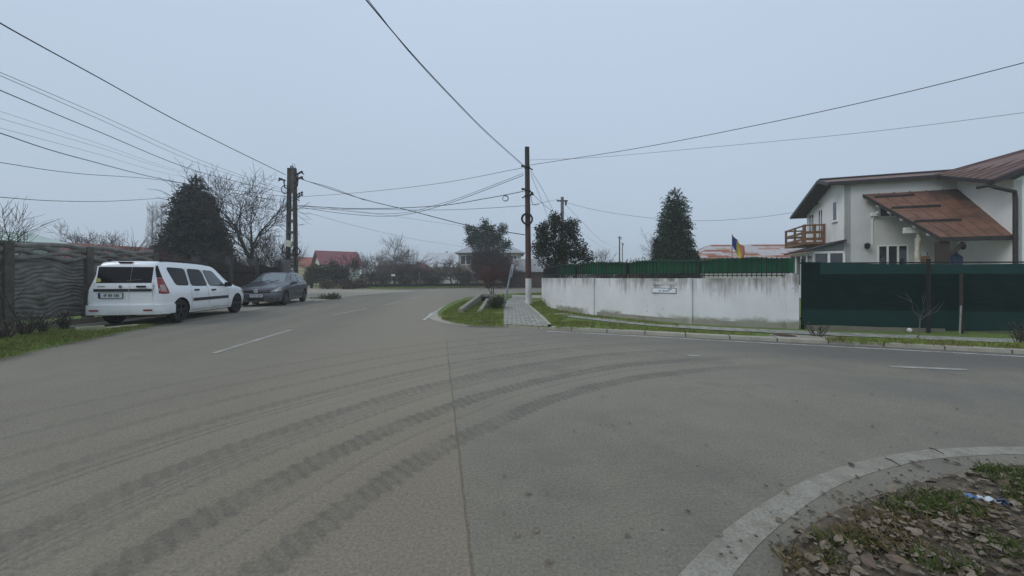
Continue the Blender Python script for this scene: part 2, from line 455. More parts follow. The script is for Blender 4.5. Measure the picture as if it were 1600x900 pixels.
# block behind the right-hand kerb, with the island tip, path, wall and house
kerb_r = [(26, -1.6), (17, 2.2), (12, 4.45), G(1600, 553), G(1350, 540), G(1100, 528), G(980, 521), G(860, 515)]
tip = [G(740, 508.5), G(708, 504), G(686, 497.5), G(683, 492), G(690, 483), G(706, 473.5), G(724, 467.2), G(742, 463.8), G(762, 461.3), G(800, 459.3), (2.6, 30.4), (9, 33), (26, 37), (60, 45)]
edge_r = smooth_path(kerb_r, 2) + smooth_path(tip, 2)
ZB = .05
MB().prism(edge_r + [(75, 45), (75, -5)], -.05, ZB, 0, 1).build('ground_lot', [M_TURF, M_KERB], kind='structure')
# kerb stones: along the street, then round the tip of the island
kp = smooth_path(kerb_r, 2)
kb = MB(); ribbon(kb, kp, -.20, .02, ZB + .012); ribbon(kb, kp, .02, .022, ZB + .012, -.01)
kb.build('kerb_right', M_KERB, kind='structure')
tp = smooth_path(tip, 2)
gut = MB(); ribbon(gut, tp[:16], -.02, .30, .006); gut.build('kerb_gutter', M_KERB, kind='structure')
el = MB(); ribbon(el, offset_path(kp, .30), -.03, .035, .004)
ribbon(el, smooth_path([G(662, 501), G(676, 490), G(692, 481), G(704, 474), G(722, 467)], 2), -.05, .05, .012)
el.build('road_edge_line', M_PAINT_EDGE, kind='structure')
# paved path over the island and paved sidewalk along the wall
def G1(x, y): return G(x, y, ZB)
path_l = [G1(787, 507.4), G1(787, 495), G1(787, 476), G1(793, 469), G1(801, 465.3)]
path_r = [G1(856, 510.0), G1(843, 495), G1(820, 474), G1(817, 468.5), G1(823, 465)]
MB().prism(path_l + path_r[::-1], .02, ZB + .014).build('path', M_PAVE, kind='structure')
pk = smooth_path([G1(856, 510.2), G1(843, 495), G1(820, 474), G1(816, 469)], 2)
b = MB(); ribbon(b, pk, -.09, .0, ZB + .05); ribbon(b, pk, 0, .002, ZB + .05, ZB); ribbon(b, pk, -.092, -.09, ZB, ZB + .05)
b.build('path_kerb', M_KERB, kind='structure')
cross = [G1(800, 465.2), G1(846, 465.6), G1(846, 461.6), G1(800, 461.2)]
MB().prism(cross, .02, ZB + .010).build('path_crossing', M_KERB, kind='structure')
side_c = smooth_path([G1(868, 490), G1(905, 496), G1(1000, 506.5), G1(1100, 513.5), G1(1250, 520.5), G1(1450, 528.5), G1(1600, 534.5), (12.5, 5.7), (18, 3.2)], 2)
b = MB(); ribbon(b, side_c, -.30, .30, ZB + .016); b.build('sidewalk', M_PAVE, kind='structure')
dirt = [G1(1195, 526.6), G1(1225, 522.5), G1(1300, 526), G1(1345, 533.5), G1(1300, 531.3), G1(1230, 528.4)]
MB().prism(dirt, .02, ZB + .008).build('ground_bare_patch', M_DUST, kind='structure')

# left-hand lot: verge, drive where the cars stand, side street
edge_l = smooth_path([(-6.3, -14), (-6.6, 0), G(0, 563), G(60, 548), G(115, 536), G(180, 522), G(250, 509), (-9.28, 11.2), (-9.5, 13), (-9.9, 16), (-10.6, 20), (-11.6, 23.3)], 2)
MB().prism(edge_l[::-1] + [(-60, -14), (-60, 26), (-14.5, 24.6)], -.05, .012, 0, 1).build('ground_verge', [M_TURF, M_KERB], kind='structure')
drive = [(-9.15, 9.75), (-9.45, 12.9), (-9.85, 16), (-10.5, 20), (-11.5, 22.6), (-16.5, 22.8), (-12.2, 17), (-11.35, 11), (-11.2, 9.3)]
MB().prism(drive, .0, .016).build('driveway', M_DUST, kind='structure')
side_st = [(-12.0, 23.6), G(490, 470.5), G(512, 468.8), G(545, 463), G(600, 458), G(650, 455.2), G(640, 453.6), G(600, 453.2), G(560, 452.6), G(515, 450.6), (-33, 44), (-58, 46), (-58, 31), (-30, 28)]
MB().prism(side_st, -.03, .006).build('side_street', M_DUST, kind='structure')
# far side of the main road
far_e = smooth_path([(-58, 62), (-30, 52), G(515, 450.6), G(560, 452.4), G(600, 452.9), G(640, 452.6), G(690, 451.0), G(740, 449.4), G(790, 448.4), (3, 55.5), (30, 66), (60, 80)], 2)
MB().prism(far_e + [(60, 220), (-90, 220), (-90, 62)], -.05, .09, 0, 1).build('ground_far', [M_TURF, M_KERB], kind='structure')
# near right corner with leaf litter
near_e = smooth_path([(.98, .2), (1.0, 1.0), G(1212, 905), G(1235, 855), G(1290, 815), G(1350, 790), G(1430, 765), G(1520, 744), G(1600, 733), (5, 2.6), (9, 2.1), (16, 0)], 2)
MB().prism([(16, -6), (.98, -6)] + near_e, -.05, .035, 0).build('ground_corner', M_SOIL, kind='structure')
# painted markings
band_o = [G(1035, 930), G(1080, 876), G(1150, 812), G(1250, 752), G(1320, 727), G(1400, 708), G(1480, 700), G(1600, 697), (5, 2.64), (8, 2.45)]
band_i = [G(1125, 930), G(1160, 878), G(1215, 822), G(1295, 765), G(1350, 742), G(1430, 721), G(1500, 713), G(1600, 709), (5, 2.55), (8, 2.36)]
bo, bi = smooth_path(band_o, 2), smooth_path(band_i, 2)
n = len(bo)
MB().add([(p[0], p[1], .0022) for p in bo + bi], [(n + i, n + i + 1, i + 1, i) for i in range(n - 1)]).build('road_corner_marking', M_PAINT_OLD, kind='structure')
dash = MB()
def dash_quad(a, b, w):
    a, b = Vector(a), Vector(b); d = (b - a).normalized(); s = Vector((-d.y, d.x)) * w * .5
    dash.add([(*(a - s), .005), (*(b - s), .005), (*(b + s), .005), (*(a + s), .005)], [(0, 1, 2, 3)])
for a, b_ in ((G(333, 552.5), G(456, 515)), (G(522, 491.5), G(572, 482.5)), (G(601, 476.5), G(625, 471.5)), (G(640, 467), G(656, 464)), (G(1390, 573.0), G(1512, 578)), (G(1075, 555.5), G(1095, 556.5))):
    dash_quad(a, b_, .095)
dash.build('road_center_dashes', M_PAINT_THIN, kind='structure')
# ================================================================== materials of built things
def stained_wall_mat():
    t = NT('stained_whitewash'); v = t.pos(); s = t.xyz(v)
    base = t.ramp(t.noise(v, 1.2, 5), [(.3, (.62, .63, .63)), (.7, (.75, .76, .76))])
    run = t.noise(t.scale(v, (1, 1, .055)), 11, 6, .75)
    run2 = t.noise(t.scale(v, (1, 1, .10)), 34, 5, .7)
    zone = t.noise(t.scale(v, (1, 1, .35)), 1.3, 3, .6)
    top = t.step(s[2], .45, 1.20)
    k = t.m('ADD', t.m('MULTIPLY', run, .55), t.m('ADD', t.m('MULTIPLY', run2, .25), t.m('MULTIPLY', zone, .45)))
    amt = t.step(t.m('ADD', k, t.m('MULTIPLY', top, .22)), .72, .93)
    gate = t.step(t.noise(t.scale(v, (1, 1, .02)), 1.9, 4, .6), .36, .56, .28, 1)
    amt = t.m('MULTIPLY', amt, gate)
    c = t.mix(t.m('MULTIPLY', amt, .85), base, (.175, .165, .138))
    rim = t.m('MULTIPLY', t.m('MULTIPLY', t.step(s[2], 1.0, 1.2), t.step(zone, .38, .62, .15, 1)), t.step(t.noise(t.scale(v, (1, 1, .3)), 6, 5, .7), .40, .62))
    c = t.mix(t.m('MULTIPLY', rim, .75), c, (.16, .145, .11))
    foot = t.m('MULTIPLY', t.step(t.m('ADD', s[2], t.m('MULTIPLY', t.noise(v, 4, 4, .7), .22)), .40, .28), t.step(t.noise(v, 1.1, 3), .38, .55))
    c = t.mix(t.m('MULTIPLY', foot, .85), c, (.20, .20, .13))
    chip = t.step(t.noise(t.scale(v, (1, 1, 2.2)), 6.5, 3, .5), .715, .735)
    c = t.mix(t.m('MULTIPLY', chip, .8), c, (.13, .125, .12))
    t.color(c); t.set(Roughness=.9, Specular_IOR_Level=.25)
    t.bump(t.m('ADD', t.noise(v, 30, 5), t.m('MULTIPLY', t.noise(v, 3, 3), 2)), .35, .012)
    return t.mat
M_WW = stained_wall_mat()
M_IRON = mat('black_iron', (.016, .018, .018), .55, .3, 8)
M_GREENP = mat('green_plastic_sheet', (.007, .098, .040), .45, .25, 3, .15, 20)
M_PRECAST = mat('precast_concrete', (.190, .180, .158), .93, .35, 4, .6, 45, dirt=(.06, .062, .04), dirt_amt=.7)
M_POSTC = mat('post_concrete', (.105, .095, .078), .93, .3, 6, .6, 40, dirt=(.055, .058, .035), dirt_amt=.7)
M_WHITE = mat('white_render', (.80, .80, .78), .9, .05, 1.2, .2, 60, dirt=(.50, .49, .45), dirt_amt=.45)
M_WHITE_SHADE = mat('shaded_white_render', (.58, .58, .565), .9, .06, 1.2, .2, 60, dirt=(.42, .41, .39), dirt_amt=.35)  # same white render, with the front's shade put into its colour
M_FRAME = mat('white_frame', (.78, .78, .77), .4, .04, 5)
M_PANE = mat('dark_glass', (.02, .024, .028), .06, .15, 1.5, spec=.6)
M_GLASSP = mat('window_glass', (.05, .055, .06), .05, .2, 1.5, spec=.6)
M_FASCIA = mat('dark_brown_fascia', (.022, .017, .016), .5, .3, 5)
M_TIMB = mat('stained_timber', (.17, .082, .032), .6, .3, 12, .3, 60)
M_WOOD = mat('old_wood', (.075, .058, .045), .9, .35, 10, .5, 50)
M_BLACK = mat('black_plastic', (.012, .012, .013), .5, .2, 5)
M_GALV = mat('galvanised_steel', (.30, .31, .32), .5, .2, 8, metal=.5)
M_CABLE = mat('cable_black', (.014, .014, .016), .6, .2, 3)
M_CABLEG = mat('cable_grey', (.075, .08, .088), .6, .2, 3)

def window(parent, O, U, V, u0, u1, z0, z1, n=2, fr=.07, depth=.07, sill=True, pane=None, out=1):
    """window in the plane through O spanned by U (horizontal) and z; V points into the house"""
    O, U, V = Vector(O), Vector(U), Vector(V)
    def q(u, v, z): return O + U * u + V * v + Vector((0, 0, z))
    b = MB()
    def bb(ua, ub, za, zb, va, vb):
        vs = [q(u, v, z) for u in (ua, ub) for v in (va, vb) for z in (za, zb)]
        b.add(vs, [(0, 1, 3, 2), (4, 6, 7, 5), (0, 4, 5, 1), (2, 3, 7, 6), (0, 2, 6, 4), (1, 5, 7, 3)])
    bb(u0, u1, z1 - fr, z1, -.03, depth); bb(u0, u1, z0, z0 + fr, -.03, depth)
    for i in range(n + 1):
        uc = u0 + (u1 - u0) * i / n
        a, c = (uc, uc + fr) if i == 0 else ((uc - fr, uc) if i == n else (uc - fr * .6, uc + fr * .6))
        bb(a, c, z0 + fr, z1 - fr, -.026, depth)
    base = parent.location
    f = b.build('window', M_FRAME, parent, base)
    p = MB(); p.add([q(u0 + fr * .5, -.012, z0 + fr * .5), q(u1 - fr * .5, -.012, z0 + fr * .5), q(u1 - fr * .5, -.012, z1 - fr * .5), q(u0 + fr * .5, -.012, z1 - fr * .5),
                     q(u0 + fr * .5, .02, z0 + fr * .5), q(u1 - fr * .5, .02, z0 + fr * .5), q(u1 - fr * .5, .02, z1 - fr * .5), q(u0 + fr * .5, .02, z1 - fr * .5)],
                    [(0, 1, 2, 3), (7, 6, 5, 4), (0, 4, 5, 1), (1, 5, 6, 2), (2, 6, 7, 3), (3, 7, 4, 0)])
    p.build('pane', pane or M_PANE, f, None if True else base).data.transform(Matrix.Translation(-base))
    if sill:
        s = MB(); vs = [q(u, v, z) for u in (u0 - .05, u1 + .05) for v in (-.09, .0) for z in (z0 - .035, z0 - .002)]
        s.add(vs, [(0, 1, 3, 2), (4, 6, 7, 5), (0, 4, 5, 1), (2, 3, 7, 6), (0, 2, 6, 4), (1, 5, 7, 3)])
        s.build('sill', M_FRAME, f).data.transform(Matrix.Translation(-base))
    return f

# ================================================================== white corner wall with iron fence
wall_pts = smooth_path([(1.62, 21.0), (1.50, 18.3), (1.45, 15.2), G1(868, 484.0), G1(890, 488), G1(926, 492.5), G1(985, 498), G1(1070, 506), G1(1150, 510.0), G1(1246, 514)], 2)
ZT = 1.205
def sweep_wall(mb, pts, t0, t1, z0, z1):
    a, b = offset_path(pts, t0), offset_path(pts, t1); n = len(pts)
    vs = []
    for p in (a, b):
        for z in (z0, z1): vs += [(x[0], x[1], z) for x in p]
    fs = []
    for i in range(n - 1):
        fs += [(i, n + i, n + i + 1, i + 1)[::-1], (2 * n + i, 2 * n + i + 1, 3 * n + i + 1, 3 * n + i)[::-1], (n + i, 3 * n + i, 3 * n + i + 1, n + i + 1)[::-1], (i, i + 1, 2 * n + i + 1, 2 * n + i)[::-1]]
    fs += [(0, 2 * n, 3 * n, n), (n - 1, 2 * n - 1, 4 * n - 1, 3 * n - 1)]
    mb.add(vs, fs)
    return mb
def path_at(pts, frac=None, dist=None):
    L = [0]
    for a, b in zip(pts, pts[1:]): L.append(L[-1] + math.dist(a, b))
    d = frac * L[-1] if dist is None else dist
    for i in range(len(pts) - 1):
        if L[i + 1] >= d or i == len(pts) - 2:
            k = (d - L[i]) / (L[i + 1] - L[i] + 1e-9)
            p = tuple(u + (w_ - u) * k for u, w_ in zip(pts[i], pts[i + 1]))
            return p, math.atan2(pts[i + 1][1] - pts[i][1], pts[i + 1][0] - pts[i][0]), L[-1]
_, _, WL = path_at(wall_pts, 1)
def nearest_s(p):
    return min((math.dist(path_at(wall_pts, k / 400)[0], p), k / 400 * WL) for k in range(401))[1]
cw = thing('corner_wall', 'low whitewashed corner wall streaked with dark stains below the black railing', 'wall', (4, 10, ZB))
sweep_wall(MB(), wall_pts, 0, .22, 0.0, ZT).build('wall_panel', M_WW, cw, cw.location)
sweep_wall(MB(), wall_pts, -.045, .265, 0.0, .20).build('plinth', M_WW, cw, cw.location) if False else None
# plinth only along the right half, as in the photograph
i0 = int(len(wall_pts) * .55)
sweep_wall(MB(), wall_pts[i0:-1], -.03, -.002, 0.0, .17).build('plinth', concrete_mat('mossy_plinth', (.30, .295, .24), .55), cw, cw.location)
for px in (926, 1073):
    s_ = nearest_s(G1(px, {926: 492.5, 1073: 506.3}[px])); p, a, _ = path_at(wall_pts, dist=s_)
    wd = .10 if px == 926 else .20
    MB().box((p[0] + .10 * -math.sin(a) * 1, p[1] + .10 * math.cos(a), ZT * .5 + .004), (wd, .30, ZT + .006), a).build('pilaster', M_WW, cw, cw.location)
p, a, _ = path_at(wall_pts, 1)
pc = (p[0] + .0 - math.cos(a) * .09, p[1] + .09)
pl = MB().box((pc[0], pc[1], .66), (.235, .30, 1.24), a).build('end_pillar', M_WW, cw, cw.location)
c = MB(); c.box((pc[0], pc[1], 1.295), (.19, .25, .05), a)
c.build('cap', M_WW, pl).data.transform(Matrix.Translation(-cw.location))
fn = thing('railing', 'black iron picket railing backed with green sheeting on top of white wall', 'railing', (4, 10, ZT))
cl = offset_path(wall_pts, .11)
_, _, CL = path_at(cl, 1)
nb = 7
pk_ = MB()
def arch(s):   # waving top rail, one swell per bay
    k = (s / CL * nb) % 1
    return .40 + .045 * math.sin(math.pi * k)
for b_ in range(nb):
    m = MB(); s0, s1 = CL * b_ / nb, CL * (b_ + 1) / nb
    if b_ == nb - 1: s1 -= .12
    k = max(2, int((s1 - s0) / .098))
    for i in range(k):
        s_ = s0 + (s1 - s0) * (i + .5) / k; p, a, _ = path_at(cl, dist=s_)
        m.box((p[0], p[1], ZT + .03 + (arch(s_) + .045) * .5), (.018, .018, arch(s_) + .045), a)
    up = []; lo = []
    for i in range(9):
        s_ = s0 + (s1 - s0) * i / 8; p, a, _ = path_at(cl, dist=s_)
        up.append((p[0], p[1], ZT + .02 + arch(s_))); lo.append((p[0], p[1], ZT + .075))
    for pts in (up, lo, [(q[0], q[1], q[2] + .055) for q in lo]):
        for q0, q1 in zip(pts, pts[1:]): m.bar(q0, q1, .03, .022)
    m.build('picket_panel', M_IRON, fn, fn.location)
    p, a, _ = path_at(cl, dist=s0 + .02)
    MB().box((p[0], p[1], ZT + .22), (.04, .04, .46), a).build('post', M_IRON, fn, fn.location)
gs = offset_path(wall_pts, .17)
_, _, GL = path_at(gs, 1)
def gsf(u, v):
    s_ = GL * (.13 + .868 * u); p, a, _ = path_at(gs, dist=s_)
    k = (s_ / GL * nb) % 1
    zt = .405 + .05 * math.sin(math.pi * k) + .012 * math.sin(s_ * 9)
    o = .015 * math.sin(s_ * 38) * (.4 + v) + .01 * math.sin(s_ * 5)
    return (p[0] - math.sin(a) * o, p[1] + math.cos(a) * o, ZT + .13 + (zt - .08) * v)
MB().grid(gsf, 260, 3).build('backing_sheet', M_GREENP, fn, fn.location, smooth=60)

# street name plate
s_ = nearest_s(G1(1036, 503)); p, a, _ = path_at(wall_pts, dist=s_)
sg = thing('street_sign', 'small white street name plate with dark border fixed on the stained white wall', 'street sign', (p[0] + math.sin(a) * .012, p[1] - math.cos(a) * .012, CAM_H - (454 - HOR) / 600 * p[1]), a)
MB().box((0, 0, 0), (.66, .012, .135)).build('border', mat('sign_border', (.10, .12, .15), .4), sg)
MB().box((0, -.008, 0), (.635, .006, .11)).build('plate', mat('sign_enamel', (.72, .76, .80), .3, .05), sg)
M_INK = mat('sign_ink', (.03, .035, .05), .5)
x = -.14
m = MB()
for wd in (.028, .02, .018, 0, .034, .02, .022, .024, .018, .024, .02):     # the lettering is too small to read in the photograph
    if wd: m.box((x + wd / 2, -.0125, -.008), (wd * .72, .003, .036 if wd > .025 else .026))
    x += (wd or .03) + .004
for xx in (.13, .152, .18, .20): m.box((xx, -.0125, .034), (.016, .003, .022))
m.build('lettering', M_INK, sg)
sg2 = thing('faded_sign', 'older bleached blank plate just above the street name plate on the white wall', 'street sign', (p[0] + math.sin(a) * .008, p[1] - math.cos(a) * .008, CAM_H - (442.5 - HOR) / 600 * p[1]), a)
MB().box((0, 0, 0), (.68, .01, .085)).build('plate', mat('bleached_plate', (.5, .5, .48), .7, .2, 9), sg2)
MB().box((-.26, -.008, .0), (.08, .004, .05)).build('emblem', mat('bleached_mark', (.33, .35, .36), .7), sg2)

# ================================================================== dark green shade-net fence
def net_mat():
    t = NT('shade_net'); v = t.pos(); s = t.xyz(v)
    c = t.ramp(t.noise(t.scale(v, (1, 1, 9)), 2.5, 4, .6), [(.3, (.0076, .0180, .0152)), (.7, (.0115, .0262, .0217))])
    zz = t.m('ADD', s[2], t.m('MULTIPLY', t.m('SUBTRACT', t.noise(v, 1.2, 2), .5), .05))
    top = t.m('MULTIPLY', t.step(zz, 1.30, 1.315), t.step(t.m('ADD', s[0], t.m('MULTIPLY', s[1], .2)), 8.62, 8.64))
    low = t.m('MULTIPLY', t.step(zz, .52, .49), t.step(t.noise(t.scale(v, (1, 1, 0)), .35, 2), .30, .36))
    c = t.mix(t.m('MAXIMUM', top, t.m('MULTIPLY', low, .6)), c, (.021, .056, .049))
    line = t.step(t.noise(t.scale(v, (.15, .15, 10)), 3, 3, .6), .62, .66)
    c = t.mix(t.m('MULTIPLY', line, .35), c, (.014, .038, .03))
    t.color(c); t.set(Roughness=.9, Specular_IOR_Level=.1)
    t.bump(t.noise(v, 120, 2), .4, .006); return t.mat
net_a, net_b = Vector(G1(1254, 515)), Vector((13.4, 7.1))
net_mid = Vector(G1(1600, 521.5))
sn = thing('shade_net_fence', 'long dark green shade net fence with sagging top band beside white wall', 'fence', (net_a.x, net_a.y, ZB))
nd = (net_mid - net_a).normalized()
nl = (net_mid - net_a).length + 2.4
def netf(u, v):
    s_ = u * nl; p = net_a + nd * s_
    zt = 1.53 + .012 * math.sin(s_ * 2.1) - .03 * math.sin(math.pi * ((s_ / 2.3) % 1)) - .055 * min(1, s_ / 3)
    zb = .10 + .02 * math.sin(s_ * 1.7) - .05 * min(1, s_ / 3)
    y = .014 * math.sin(s_ * 4.3 + v * 2) + .006 * math.sin(s_ * 11 + v * 9) + .002 * math.sin(v * 30 + s_)
    return (p.x, p.y + y, ZB + zb + (zt - zb) * v)
nm = MB().grid(netf, 120, 26); nm.grid(lambda u, v: tuple(np.array(netf(u, v)) + np.array((0, .012, 0))), 120, 26)
nm.build('net', net_mat(), sn, sn.location, smooth=60)
ipd = G1(1449, 520)
MB().bar((ipd[0], ipd[1] - .02, ZB), (ipd[0] + .01, ipd[1] - .01, 1.62), .05, .05).build('front_post', mat('dark_post_wood', (.02, .022, .018), .9), sn, sn.location)
for d_ in (.05, 2.02, 4.35, 6.6):
    p = net_a + nd * d_
    MB().box((p.x, p.y + .07, ZB + .80), (.045, .045, 1.60)).build('post', M_IRON, sn, sn.location)
for z in (.25, 1.5):
    q0, q1 = net_a + nd * 0, net_a + nd * (nl)
    MB().bar((q0.x, q0.y + .08, ZB + z), (q1.x, q1.y + .08, ZB + z), .03, .03).build('rail', M_IRON, sn, sn.location)
st_ = G1(1503, 521)
tag(MB().tube([(*st_, 0), (st_[0] - .02, st_[1] + .0, .6), (st_[0] + .02, st_[1] + .03, 1.30)], [.032, .03, .027], 7).build('wooden_stake', mat('dark_stake', (.040, .034, .027), .9, .35, 10, .5, 50), base=(*st_, ZB)), 'weathered brown wooden stake standing against the green net', 'stake')
st_ = G1(1499.5, 521.5)
tag(MB().tube([(*st_, 0), (st_[0] + .015, st_[1] - .01, .64)], [.016, .016], 8).build('plastic_pipe', mat('white_pipe', (.26, .255, .235), .6), base=(*st_, ZB)), 'thin pale plastic pipe upright beside the brown stake', 'pipe')
pb = G1(1421, 519.5)
tag(MB().lathe([(.02, -.045), (.043, -.02), (.047, 0), (.036, .03), (.015, .044)], 12, c=(*pb, ZB + .05)).build('stone', mat('white_stone', (.62, .62, .6), .8), base=(*pb, ZB), smooth=60), 'small white round stone lying by the foot of the green net', 'stone')
# low concrete footing seen below the net
ft = MB(); q0, q1 = net_a + nd * .1, net_a + nd * 2.75
ft.bar((q0.x, q0.y + .03, ZB + .04), (q1.x, q1.y + .03, ZB + .03), .12, .10)
tag(ft.build('fence_footing', concrete_mat('mossy_footing', (.20, .185, .14), .6), base=(q0.x, q0.y, ZB)), 'rough mossy concrete footing strip under the green shade net', 'footing')
mh = G1(1226, 525.8)
mo = thing('manhole_cover', 'rusty brown round manhole cover set in the bare earth by the kerb', 'manhole cover', (*mh, ZB))
MB().lathe([(.20, .0), (.25, .010), (.25, .018), (.21, .02)], 28).build('rim', M_KERB, mo, smooth=40)
m = MB().lathe([(.01, .022), (.205, .022), (.21, .01)], 28)
for i in range(-3, 4): m.box((i * .052, 0, .024), (.02, .30 - abs(i) * .04, .008))
m.build('cover', mat('rusty_iron', (.085, .055, .038), .8, .4, 12, .4, 60), mo)

# ================================================================== precast fence on the left
fa, fb = Vector((-11.08, 4.0)), Vector((-11.5, 13.0))
fd = (fb - fa).normalized(); fnr = Vector((fd.y, -fd.x))          # towards the road
pf = thing('precast_fence', 'grey precast concrete fence with wavy ribbed panels and openings along its top', 'fence', (-11.2, 8, .1))
def pfp(s_, o, z): q = fa + fd * s_ + fnr * o; return (q.x, q.y, z)
r2 = random.Random(3)
post_s = []
s8 = (Vector((-11.2, 8.56)) - fa).dot(fd)
post_s = [s8 - 4.0, s8 - 1.95, s8, s8 + 1.72, s8 + 3.72]
for k, s_ in enumerate(post_s):
    MB().bar(pfp(s_, .02, 0.02), pfp(s_, .02, 2.04), .16, .17, up=(fd.x, fd.y, 0)).build('post', M_POSTC, pf, pf.location)
for k in range(len(post_s) - 1):
    a0, a1 = post_s[k] + .07, post_s[k + 1] - .07
    W_ = a1 - a0
    ph = [r2.uniform(0, 6.28) for _ in range(40)]
    def pan(u, v, ph=ph, a0=a0, W_=W_):
        z = .22 + 1.46 * v
        x = u * W_
        row = z / .105 + .55 * math.sin(x * 3.3 + ph[0] + z * 2.1) + .38 * math.sin(x * 6.1 + ph[1] - z * 4.3) + .2 * math.sin(x * 11 + ph[2] + z * 7)
        kk = int(math.floor(row)); fr = row - kk
        h = math.sin(math.pi * fr) ** .6 * (.028 + .009 * math.sin(x * 4 + ph[kk % 40]))
        return pfp(a0 + x, h - .01, z)
    pm = MB().grid(pan, 56, 120)
    pm.bar(pfp(a0, -.03, .95), pfp(a1, -.03, .95), .03, 1.46)
    pm.build('panel', M_PRECAST, pf, pf.location, smooth=180)
    tm = MB()         # pierced top: waving bands that cross and leave lens-shaped holes
    for j in range(4):
        z0 = 1.70 + .10 * j
        pts, rr = [], []
        for i in range(33):
            x = W_ * i / 32
            off = (.044 if j % 2 else -.044) * math.sin(x * 2 * math.pi / .95 + ph[5]) + .014 * math.sin(x * 9 + ph[j])
            if j == 3: off = .035 * math.sin(x * 2 * math.pi / 1.6 + ph[6])
            pts.append(pfp(a0 + x, .01, z0 + off)); rr.append(.064 + .010 * math.sin(x * 7 + ph[j + 7]))
        tm.tube(pts, rr, 8)
    tm.build('pierced_top', M_PRECAST, pf, pf.location, smooth=60)
bs = MB().bar(pfp(-.2, .12, .06), pfp(post_s[-1] + .3, .12, .06), .14, .20)
bs.build('base_beam', concrete_mat('fence_beam', (.24, .225, .165), .5), pf, pf.location)
# metal fence and gate beyond it
mf = thing('metal_fence', 'dark brown metal slat fence with square concrete posts behind the white estate car', 'fence', (-11.5, 14, .1))
e0 = post_s[-1] + .12
M_DKFENCE = mat('dark_brown_metal', (.022, .015, .013), .6, .4, 5, dirt=(.07, .03, .02), dirt_amt=.5)
for k in range(4):
    a0 = e0 + k * 1.75
    MB().bar(pfp(a0 + 1.66, 0, 0), pfp(a0 + 1.66, 0, 2.0 + .08 * (k % 2)), .20, .20, up=(fd.x, fd.y, 0)).build('post', mat('dark_post', (.06, .055, .055), .9, .3, 6, .4), mf, mf.location)
    m = MB()
    for i in range(16):
        x = a0 + .02 + 1.5 * i / 15
        m.bar(pfp(x, 0, .12), pfp(x, 0, 1.78 + .05 * math.sin(i * .42)), .065 if k < 3 else .09, .015, up=(fd.x, fd.y, 0))
    for z in (.35, 1.45): m.bar(pfp(a0, -.02, z), pfp(a0 + 1.55, -.02, z), .04, .05)
    m.build('slat_panel', M_DKFENCE, mf, mf.location)
bst = pfp(e0 + 7.3, .05, 0)
m = MB(); m.bar(bst, (bst[0], bst[1], 2.15), .55, .5); m.build('gate_pillar', mat('grey_pillar', (.14, .135, .13), .9, .25, 4, .4), mf, mf.location)
# kerb slabs on the verge
for j, (x0, x1) in enumerate(((118, 163), (165, 216))):
    a_, b__ = Vector(G(x0, 515.5, .05)), Vector(G(x1, 512.5 if j == 0 else 510.5, .05))
    m = MB().bar((a_.x, a_.y, .055), (b__.x, b__.y, .060), .16, .10)
    tag(m.build('kerb_slab', mat('yellowed_concrete', (.36, .345, .23), .9, .25, 5, .4, 40), base=((a_.x + b__.x) / 2, (a_.y + b__.y) / 2, .05)),
        ['pale mossy kerb slab on the grass, the one nearer the shrubs', 'pale mossy kerb slab lying at the rear tyre of the white car'][j], 'kerb slab', 'kerb slabs on the verge')
# ================================================================== white house on the right
HO = Vector((17.3, 20.0, 0)); HF = Vector((.944, -.33, 0)).normalized(); HD = Vector((.33, .944, 0)).normalized()
def H(u, v, z): return HO + HF * u + HD * v + Vector((0, 0, z))
def metal_roof(name, col, dark):
    t = NT(name); v = t.pos()
    c = t.ramp(t.noise(v, 1.4, 5, .65), [(.3, tuple(q * .72 for q in col)), (.7, tuple(q * 1.15 for q in col))])
    c = t.mix(t.m('MULTIPLY', t.step(t.noise(v, .55, 5, .7), .5, .68), .6), c, dark)
    c = t.mix(t.m('MULTIPLY', t.step(t.noise(v, 5, 3, .6), .66, .72), .35), c, (.20, .18, .17))
    t.color(c); t.set(Roughness=.55, Specular_IOR_Level=.4); t.bump(t.noise(v, 6, 3), .15, .02); return t.mat
M_PROOF = metal_roof('rusty_brown_sheet', (.185, .088, .055), (.050, .030, .022))
M_MROOF = metal_roof('brown_sheet', (.16, .088, .070), (.09, .05, .04))
hs = thing('white_house', 'white two storey house with brown metal roofs and long sloping porch roof behind green net', 'house', (HO.x, HO.y, ZB))
hb = hs.location
def poly_wall(name, pts, t, m, parent=hs):
    """vertical wall polygon given thickness t (to the back side)"""
    b = MB(); q = [Vector(p) for p in pts]; n = (q[1] - q[0]).cross(q[-1] - q[0]).normalized(); k = len(q)
    b.add(q + [p - n * t for p in q], [tuple(range(k)), tuple(range(k, 2 * k))[::-1]] + [(i, i + k, (i + 1) % k + k, (i + 1) % k) for i in range(k)])
    return b.build('wall', m, parent, hb, recalc=True)
# pitch of the main roof
AP_V, AP_Z, SL = 1.08, 6.62, .33
def mz(v): return AP_Z - SL * abs(v - AP_V)
UR = 9.5
poly_wall('wall', [H(0, 4.9, 0), H(0, 0, 0), H(0, 0, mz(0) - .14), H(0, AP_V, AP_Z - .14), H(0, 4.9, mz(4.9) - .14)], .28, M_WHITE)
poly_wall('wall', [H(.003, 0, 0), H(UR, 0, 0), H(UR, 0, mz(0) - .15), H(.003, 0, mz(0) - .15)], .28, M_WHITE_SHADE)
poly_wall('wall', [H(UR, 4.9, 0), H(0.3, 4.9, 0), H(0.3, 4.9, mz(4.9) - .15), H(UR, 4.9, mz(4.9) - .15)], .28, M_WHITE_SHADE)
rf = MB()
rf.slab([H(-.75, AP_V, AP_Z), H(UR, AP_V, AP_Z), H(UR, 5.35, mz(5.35)), H(-.75, 5.35, mz(5.35))], .13, 0, 1)
